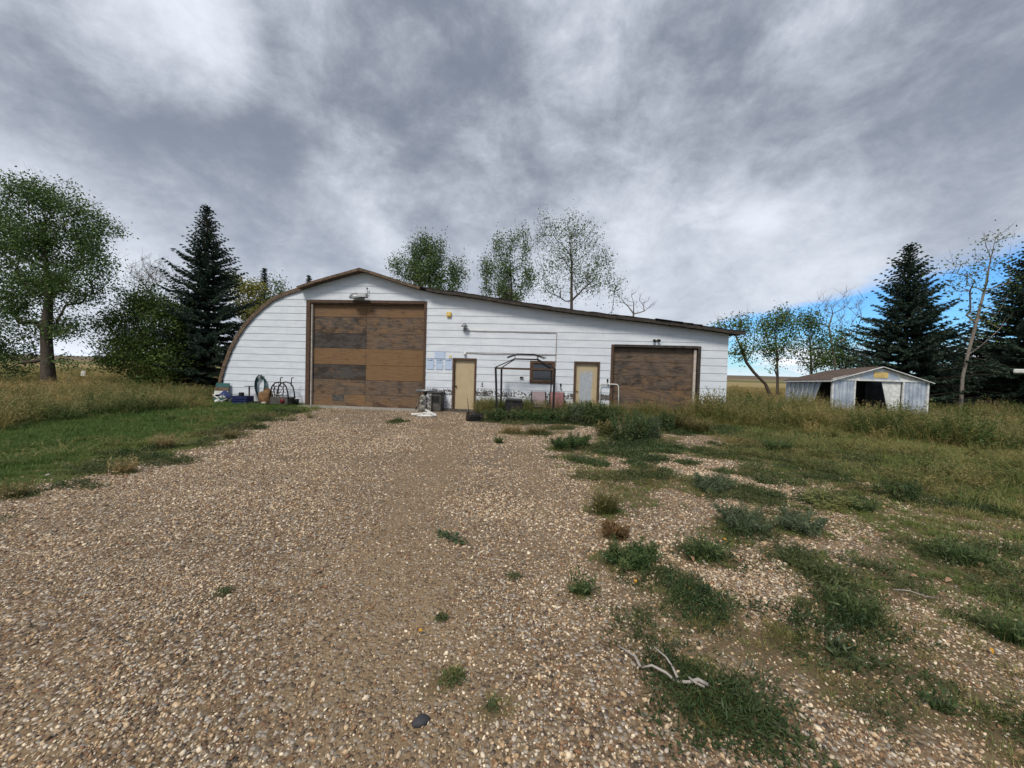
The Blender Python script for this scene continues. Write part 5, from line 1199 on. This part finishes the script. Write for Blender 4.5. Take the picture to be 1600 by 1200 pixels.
def scatter(name, label, coll, pts, sc, rot, idx, tint):
    me = bpy.data.meshes.new(name); me.vertices.add(len(pts)); me.vertices.foreach_set('co', np.ascontiguousarray(pts, np.float32).ravel())
    for nm, ty, key, a in (('sc', 'FLOAT_VECTOR', 'vector', sc), ('rot', 'FLOAT_VECTOR', 'vector', rot), ('idx', 'INT', 'value', idx), ('tint', 'FLOAT', 'value', tint)):
        at = me.attributes.new(nm, ty, 'POINT'); at.data.foreach_set(key, np.ascontiguousarray(a, np.int32 if ty == 'INT' else np.float32).ravel())
    me.update(); o_ = bpy.data.objects.new(name, me); col.objects.link(o_)
    ng = bpy.data.node_groups.new(name, 'GeometryNodeTree'); ng.interface.new_socket('Geometry', in_out='INPUT', socket_type='NodeSocketGeometry'); ng.interface.new_socket('Geometry', in_out='OUTPUT', socket_type='NodeSocketGeometry')
    gi, go = ng.nodes.new('NodeGroupInput'), ng.nodes.new('NodeGroupOutput'); ci = ng.nodes.new('GeometryNodeCollectionInfo'); ip = ng.nodes.new('GeometryNodeInstanceOnPoints')
    ci.inputs['Collection'].default_value = coll; ci.inputs['Separate Children'].default_value = True; ci.inputs['Reset Children'].default_value = True
    def na(nm, ty):
        nd = ng.nodes.new('GeometryNodeInputNamedAttribute'); nd.data_type = ty; nd.inputs['Name'].default_value = nm; return nd.outputs[0]
    L = ng.links.new; L(gi.outputs[0], ip.inputs['Points']); L(ci.outputs[0], ip.inputs['Instance']); ip.inputs['Pick Instance'].default_value = True
    L(na('idx', 'INT'), ip.inputs['Instance Index']); L(na('rot', 'FLOAT_VECTOR'), ip.inputs['Rotation']); L(na('sc', 'FLOAT_VECTOR'), ip.inputs['Scale']); L(ip.outputs[0], go.inputs[0])
    md = o_.modifiers.new('scatter', 'NODES'); md.node_group = ng
    return tag(o_, label, kind='stuff')

# ------------------------------------------------------------------ gravel
rp = np.random.default_rng(77); NP = 9
for k in range(NP):
    bm = bmesh.new(); bmesh.ops.create_icosphere(bm, subdivisions=1 if k else 1, radius=.5)
    V = np.array([v.co for v in bm.verts]); F_ = np.array([[v.index for v in f.verts] for f in bm.faces]); bm.free()
    V *= (1 + rp.normal(size=(len(V), 1)) * .10); V *= np.array([1, rp.uniform(.62, .95), rp.uniform(.42, .68)]); V[:, 2] = np.where(V[:, 2] > 0, V[:, 2] * .85, V[:, 2]); PEB = source('pebbles', V, F_, MATS['pebble'], smooth=(k % 3 != 0))
def wedge(y0, y1, per_m2, m_=1.45, pad=1.0, xl=None, xr=None):
    area = (y1 - y0) * 2 * (m_ * (y0 + y1) / 2 + pad); n = int(area * per_m2)
    y = np.sqrt(rp.random(n) * (y1 ** 2 - y0 ** 2) + y0 ** 2) if y0 >= 0 else rp.uniform(y0, y1, n); x = (rp.random(n) * 2 - 1) * (m_ * y + pad); return x, y
px, py, ps = [], [], []
for y0, y1, dn, s0 in ((.75, 3.2, 6000, .0108), (3.2, 6.5, 2900, .0150), (6.5, 11, 900, .021), (11, 15.2, 300, .028)):
    x, y = wedge(y0, y1, dn); gr_ = cover(x, y)[4]; nn_ = fbm(x * .9, y * .9, 61); fine_ = sst(nn_, .35, .65)
    fade = 1 - .62 * track(x, y)            # compacted strip carries fewer stones
    keep = (rp.random(len(x)) < (1 - gr_ * .93) * fade * (.35 + .65 * fine_)) & (wall_dist(x, y) > .8)
    x, y = x[keep], y[keep]; s_ = s0 * np.exp(rp.normal(size=len(x)) * .36) * (.75 + .5 * fbm(x * .5, y * .5, 67)) * (.72 + .28 * fade[keep]); px.append(x); py.append(y); ps.append(np.clip(s_, .006, .034))
px, py, ps = map(np.concatenate, (px, py, ps)); n = len(px)
rot = np.column_stack([rp.normal(size=n) * .35, rp.normal(size=n) * .35, rp.random(n) * 6.283]); sc = np.repeat(ps[:, None] * 1.25, 3, 1) * rp.uniform(.8, 1.25, (n, 3))
scatter('gravel', 'loose brown and grey pebbles covering the drive', PEB, np.column_stack([px, py, gza(px, py) + ps * .12]), sc, rot, rp.integers(0, NP, n), np.clip(rp.random(n) * .9 + .12 * (fbm(px * .7, py * .7, 71) - .5) + .05, 0, 1))
print('pebbles', n)

# ------------------------------------------------------------------ short grass
for k in range(5): V, F_, h = blades_np(34, .075, (.03, .10), .006, .9, rp, 2); LAWN = source('lawn_tufts', V, F_, MATS['grass_lawn'], h)
gxs, gys, gts, gss = [], [], [], []
for y0, y1, dn, s0 in ((.8, 5, 280, 1.0), (5, 10, 250, 1.1), (10, 17, 80, 1.6)):
    x, y = wedge(y0, y1, dn, 1.6, 1.5); lw, gr2, pz2, st2, gs2 = cover(x, y); n2 = fbm(x * 1.7, y * 1.7, 83); n3 = fbm(x * .45, y * .45, 89)
    pr = np.maximum.reduce([lw, gr2 * (.55 + .45 * sst(n2, .35, .6)), pz2 * .62, st2 * .6]); keep = (rp.random(len(x)) < pr) & (wall_dist(x, y) > .15) & ((y < 14.8) | (np.abs(wall_s(x, y)) > 7))
    x, y, lw, n3, n2, gr2 = x[keep], y[keep], lw[keep], n3[keep], n2[keep], gr2[keep]
    lush = sst((left_x(y) - x), .5, 1.6) * lw
    t_ = np.where(lw > .5, .62 - .34 * lush + .45 * (n3 - .5), .60 + .9 * (n3 - .5) + .25 * (n2 - .5)) + rp.normal(size=len(x)) * .14
    gxs.append(x); gys.append(y); gts.append(np.clip(t_, .02, 1)); gss.append(s0 * rp.uniform(.6, 1.3, len(x)) * (.55 + .55 * np.maximum(lush, .85 * sst(x - right_x(y), .3, 3))))
gxs, gys, gts, gss = map(np.concatenate, (gxs, gys, gts, gss)); n = len(gxs); print('lawn', n)
scatter('short_grass', 'short green and brown grass around the gravel', LAWN, np.column_stack([gxs, gys, gza(gxs, gys)]), np.column_stack([gss, gss, gss * rp.uniform(.7, 1.4, n)]), np.column_stack([np.zeros(n), np.zeros(n), rp.random(n) * 6.28]), rp.integers(0, 5, n), gts)

# ------------------------------------------------------------------ sprawling low weeds that knit the patches together
for k in range(5):
    nn_ = 420; a = rp.random(nn_) * 6.283; r_ = .17 * rp.random(nn_) ** .6 * (1 + .4 * np.sin(a * 3 + k)); c = np.column_stack([r_ * np.cos(a), r_ * np.sin(a), .045 * rp.random(nn_) ** 1.3 * (1.1 - r_ / .25) + .004])
    V, F_ = leaves_np(c, .030 * rp.uniform(.5, 1.5, nn_), .007 * np.ones(nn_), rp, -.2, np.column_stack([np.cos(a), np.sin(a), np.zeros(nn_)]) * .5); SPR = source('sprawl_tufts', V, F_, MATS['sprawl'])
x, y = wedge(1.0, 14, 26, 1.5, 1.0); lw, gr2, pz2, st2, gs2 = cover(x, y); bb2 = blobs(x, y); n2 = fbm(x * 1.3, y * 1.3, 131)
edge_l = sst(np.abs(left_x(y) - x - .1), .9, .1)
pr = np.maximum.reduce([pz2 * .75, bb2, gr2 * .55 * (1 - sst(x - right_x(y), 2.5, 5)), edge_l * .45]) * sst(n2, .30, .55)
keep = (rp.random(len(x)) < pr) & (wall_dist(x, y) > .6); x, y, n2, bb2 = x[keep], y[keep], n2[keep], bb2[keep]; n = len(x); print('sprawl', n)
s_ = rp.uniform(.5, 1.5, n) * (1 + .06 * y); scatter('low_weeds', 'fine low weeds and dead litter spreading over the gravel', SPR, np.column_stack([x, y, gza(x, y)]), np.column_stack([s_, s_ * rp.uniform(.6, 1, n), s_ * rp.uniform(.6, 1.2, n)]), np.column_stack([np.zeros(n), np.zeros(n), rp.random(n) * 6.28]), rp.integers(0, 5, n), np.clip(.47 + 1.3 * (fbm(x * .8, y * .8, 139) - .5) + rp.normal(size=n) * .2 - .18 * bb2, 0, 1))

# ------------------------------------------------------------------ tall grass and weeds
for k in range(6): V, F_, h = blades_np(36, .16, (.35, .85), .009, .45, rp, 3, .35 if k < 4 else .0); TALL = source('tall_tufts', V, F_, MATS['grass_tall'], h)
for k in range(2):
    ns, per = 9, 60; a = rp.random(ns) * 6.283; b_ = np.column_stack([.05 * np.cos(a), .05 * np.sin(a), np.zeros(ns)]); tv = b_ + np.column_stack([.16 * np.cos(a), .16 * np.sin(a), rp.uniform(.45, .9, ns)]); t_ = rp.random((ns, per, 1)); c = (b_[:, None] * (1 - t_) + tv[:, None] * t_ + rp.normal(size=(ns, per, 3)) * .035).reshape(-1, 3)
    V, F_ = leaves_np(c, rp.uniform(.04, .09, len(c)), np.full(len(c), .02), rp, -.3); Vs, Fs = tubes_np(b_, tv, np.full(ns, .006), np.full(ns, .003), 4); TALL = source('tall_tufts', np.concatenate([V, Vs]), np.concatenate([F_, Fs + len(V)]), MATS['grass_tall'], np.concatenate([np.repeat(c[:, 2] * .6, 4), np.full(len(Vs), .5)]))
x = np.concatenate([rp.uniform(-34, -9.5, 11000), rp.uniform(4.5, 36, 16000)]); y = np.concatenate([rp.uniform(3, 27, 11000), rp.uniform(6.5, 30, 16000)])
pr = np.maximum(tall_left(x, y), tall_right(x, y)); insh = (x - o2[0]) * fx[0] + (y - o2[1]) * fx[1]; insd = (x - o2[0]) * -fx[1] + (y - o2[1]) * fx[0]
in_b = (wall_dist(x, y) < .1) & (wall_s(x, y) > -14.2) & (wall_s(x, y) < 7.0); in_s = (insh > -.15) & (insh < SW + .1) & (insd > -.12) & (insd < SL + .1)
front_s = (insh > -1) & (insh < SW + 1) & (insd < 0) & (insd > -3.5)
keep = (rp.random(len(x)) < pr * np.where(y < 20, .9, .6)) & ~in_b & ~in_s
n1_ = fbm(x * .35, y * .35, 97); n2_ = fbm(x * 1.1, y * 1.1, 101)
hs = rp.uniform(.55, 1.1, len(x)) * (.25 + 1.4 * n2_) * np.where(front_s, .60, 1.0) * np.where(x > 9, .82, 1.0) * np.where((x > 13) & (y < 17), .62, 1.0) * np.where(x < 0, .62, 1)
ts = np.clip(.34 + 2.2 * (n1_ - .5) + .8 * (n2_ - .5) + rp.normal(size=len(x)) * .16 + np.where(x < 0, -.20 + .4 * sst(y, 12, 18), 0) - .25 * ((x > 17.5) & (y < 19)), 0, 1)
x1, y1, h1, t1 = x[keep], y[keep], hs[keep], ts[keep]
# green strip of weeds along the wall
s_ = rp.uniform(-2.6, 6.9, 1500); w_ = np.abs(rp.normal(size=1500)) * .8 + .12; q = WALL_O[:2] + _sd[:2] * s_[:, None] - _n[:2] * w_[:, None]
k = (rp.random(1500) < np.clip(1.4 - w_ * .55, .15, 1)) & ~((s_ > 2.9) & (s_ < 5.6) & (rp.random(1500) < .72)) & (fbm(q[:, 0], q[:, 1], 3) > .36)
x2, y2 = q[k, 0], q[k, 1]; h2 = rp.uniform(.25, .72, k.sum()) * np.where(w_[k] > 1.3, .5, 1); t2 = np.clip(rp.normal(size=k.sum()) * .18 + np.where(w_[k] > 1.35, .55, .14), 0, 1)
x3, y3 = rp.uniform(-60, 60, 5000), rp.uniform(24, 60, 5000); k3 = ~((wall_dist(x3, y3) < .1) & (wall_s(x3, y3) > -15) & (wall_s(x3, y3) < 8) & (wall_dist(x3, y3) > -21)); x3, y3 = x3[k3], y3[k3]
x4, y4 = np.concatenate([rp.uniform(2.5, 22, 3200), rp.uniform(-11.5, -6, 260)]), np.concatenate([rp.uniform(2.2, 14.5, 3200), rp.uniform(3, 14, 260)]); n4 = fbm(x4 * 1.2, y4 * 1.2, 151); k4 = (rp.random(len(x4)) < np.where(x4 > 0, cover(x4, y4)[1], .8) * sst(n4, .40, .62)) & (wall_dist(x4, y4) > 1.2) & (y4 > 4.2); x4, y4, n4 = x4[k4], y4[k4], n4[k4]   # rough tufts left in the mown grass
h4 = rp.uniform(.14, .42, len(x4)) * np.where(x4 > 0, sst(x4 - right_x(y4), -.5, 4) * .7 + .4, .55); t4 = np.clip(.40 + 1.6 * (fbm(x4 * .5, y4 * .5, 157) - .5) + rp.normal(size=len(x4)) * .2, 0, 1)
xa, ya = np.concatenate([x1, x2, x3, x4]), np.concatenate([y1, y2, y3, y4]); ha = np.concatenate([h1, h2, rp.uniform(.5, .9, len(x3)), h4]); ta = np.concatenate([t1, t2, rp.uniform(.4, 1, len(x3)), t4]); n = len(xa); print('tall', n)
wa = np.concatenate([rp.uniform(.9, 1.5, len(x1)), rp.uniform(.7, 1.1, len(x2)), rp.uniform(1.6, 2.4, len(x3)), rp.uniform(.6, 1.2, len(x4))])
scatter('tall_grass', 'tall dry and green grass around the yard edges', TALL, np.column_stack([xa, ya, gza(xa, ya)]), np.column_stack([wa, wa, ha * 1.25]), np.column_stack([rp.normal(size=n) * .10, rp.normal(size=n) * .10 + .06, rp.random(n) * 6.28]), np.where(rp.random(n) < .16, rp.integers(6, 8, n), rp.integers(0, 6, n)), np.clip(ta, 0, 1))

# ------------------------------------------------------------------ single weed clumps
def clump(label, u, v, wpx, hm, kind, mat, group=None, seed=0, name='weed_clump', asp=.8, cat='weed'):
    rg = np.random.default_rng(1000 + seed); p = G(u, v); w_ = wpx * p[1] / F_PX; R_ = w_ / 2
    if kind == 'mat':
        n = int(np.clip(30000 * R_ * R_, 300, 5200)); a = rg.random(n) * 6.283; r_ = R_ * 1.5 * np.sqrt(rg.random(n)); kk = r_ / R_ < .45 + 1.1 * fbm((p[0] + r_ * np.cos(a)) * 4.5, (p[1] + r_ * np.sin(a)) * 4.5, 19) + rg.normal(size=n) * .13; a, r_ = a[kk], r_[kk]; n = len(a)
        c = np.column_stack([r_ * np.cos(a), r_ * np.sin(a) * asp, hm * rg.random(n) ** 1.5 * np.clip(1.15 - (r_ / R_) ** 2 * .7, .1, 1) + .008]); s_ = max(.8, min(2.2, p[1] / 4))
        out = np.column_stack([np.cos(a), np.sin(a), np.zeros(n)]) * .6; V, F_ = leaves_np(c, .028 * s_ * rg.uniform(.6, 1.4, n), .008 * s_ * rg.uniform(.7, 1.2, n), rg, -.15, out); h = np.zeros(len(V)); tint = np.repeat(np.clip(rg.normal(size=n) * .24 + .36 + (rg.random(n) < .12) * .6, 0, 1), 4)
        V1, F1, h1_ = blades_np(max(20, n // 10), R_ * .8, (hm * .3, hm * .95), .004 * s_, .9, rg, 2); V1[:, 1] *= asp
        F_ = np.concatenate([F_, F1 + len(V)]); V = np.concatenate([V, V1]); h = np.concatenate([h, h1_]); tint = np.concatenate([tint, np.full(len(V1), .5)])
    elif kind == 'grass':
        n = int(np.clip(1500 * R_ + 60, 90, 900)); s_ = max(.8, min(2.4, p[1] / 4.5)); V, F_, h = blades_np(n, R_ * .55, (hm * .45, hm * 1.1), .0065 * s_, .75, rg, 3, .12); V[:, 1] *= asp; tint = np.repeat(np.clip(rg.normal(size=len(V) // 4 + 1) * .22 + .42, 0, 1), 4)[:len(V)]
    else:                                                     # leafy stems
        ns = int(np.clip(60 * R_ + 14, 14, 80)); a = rg.random(ns) * 6.283; r_ = R_ * .45 * np.sqrt(rg.random(ns)); b_ = np.column_stack([r_ * np.cos(a), r_ * np.sin(a) * asp, np.zeros(ns)])
        tipv = b_ + np.column_stack([np.cos(a), np.sin(a) * asp, np.zeros(ns)]) * (R_ * .6 * rg.random(ns))[:, None] + np.column_stack([rg.normal(size=(ns, 2)) * .05, hm * rg.uniform(.45, 1.08, ns)])
        per = 120; t_ = rg.random((ns, per, 1)) ** .8; c = (b_[:, None] * (1 - t_) + tipv[:, None] * t_ + rg.normal(size=(ns, per, 3)) * (.025 + .06 * hm) * (1.15 - t_)).reshape(-1, 3); c[:, 2] = np.abs(c[:, 2]); s_ = max(.8, min(2.0, p[1] / 7))
        V, F_ = leaves_np(c, .050 * s_ * rg.uniform(.6, 1.3, len(c)), .010 * s_ * np.ones(len(c)), rg, -.5); h = np.repeat(np.clip(c[:, 2] / hm, 0, 1), 4); tint = np.repeat(np.clip(np.repeat(rg.random(ns) * .4, per) + rg.random(len(c)) * .5, 0, 1), 4)
        Vs, Fs = tubes_np(b_, tipv, np.full(ns, .006), np.full(ns, .002), 4); F_ = np.concatenate([F_, Fs + len(V)]); V = np.concatenate([V, Vs]); h = np.concatenate([h, np.zeros(len(Vs))]); tint = np.concatenate([tint, np.full(len(Vs), .4)])
    o_ = ob(name, mesh_np(name, V, F_, tint, dict(h=h)), MATS[mat]); o_.location = (p[0], p[1], gz(p[0], p[1])); return tag(o_, label, cat, group)
for k, (u, v, w_, h_, ki, mt_, lab) in enumerate(CL): clump(lab, u, v, w_, h_, ki, mt_, 'weed clumps in the yard', k, asp=.8)
for k, (cx, cy) in enumerate(sorted(SM)): clump('low dark weed patch before the right overhead door, ' + nth(k), 860 + .25 * cx, 660 + .25 * cy + 3, 22 + (k * 7) % 16, .05 + .01 * (k % 3), 'mat', 'weed_dark', 'low weed patches before the lean-to', 200 + k, 'weed_patch', .9)
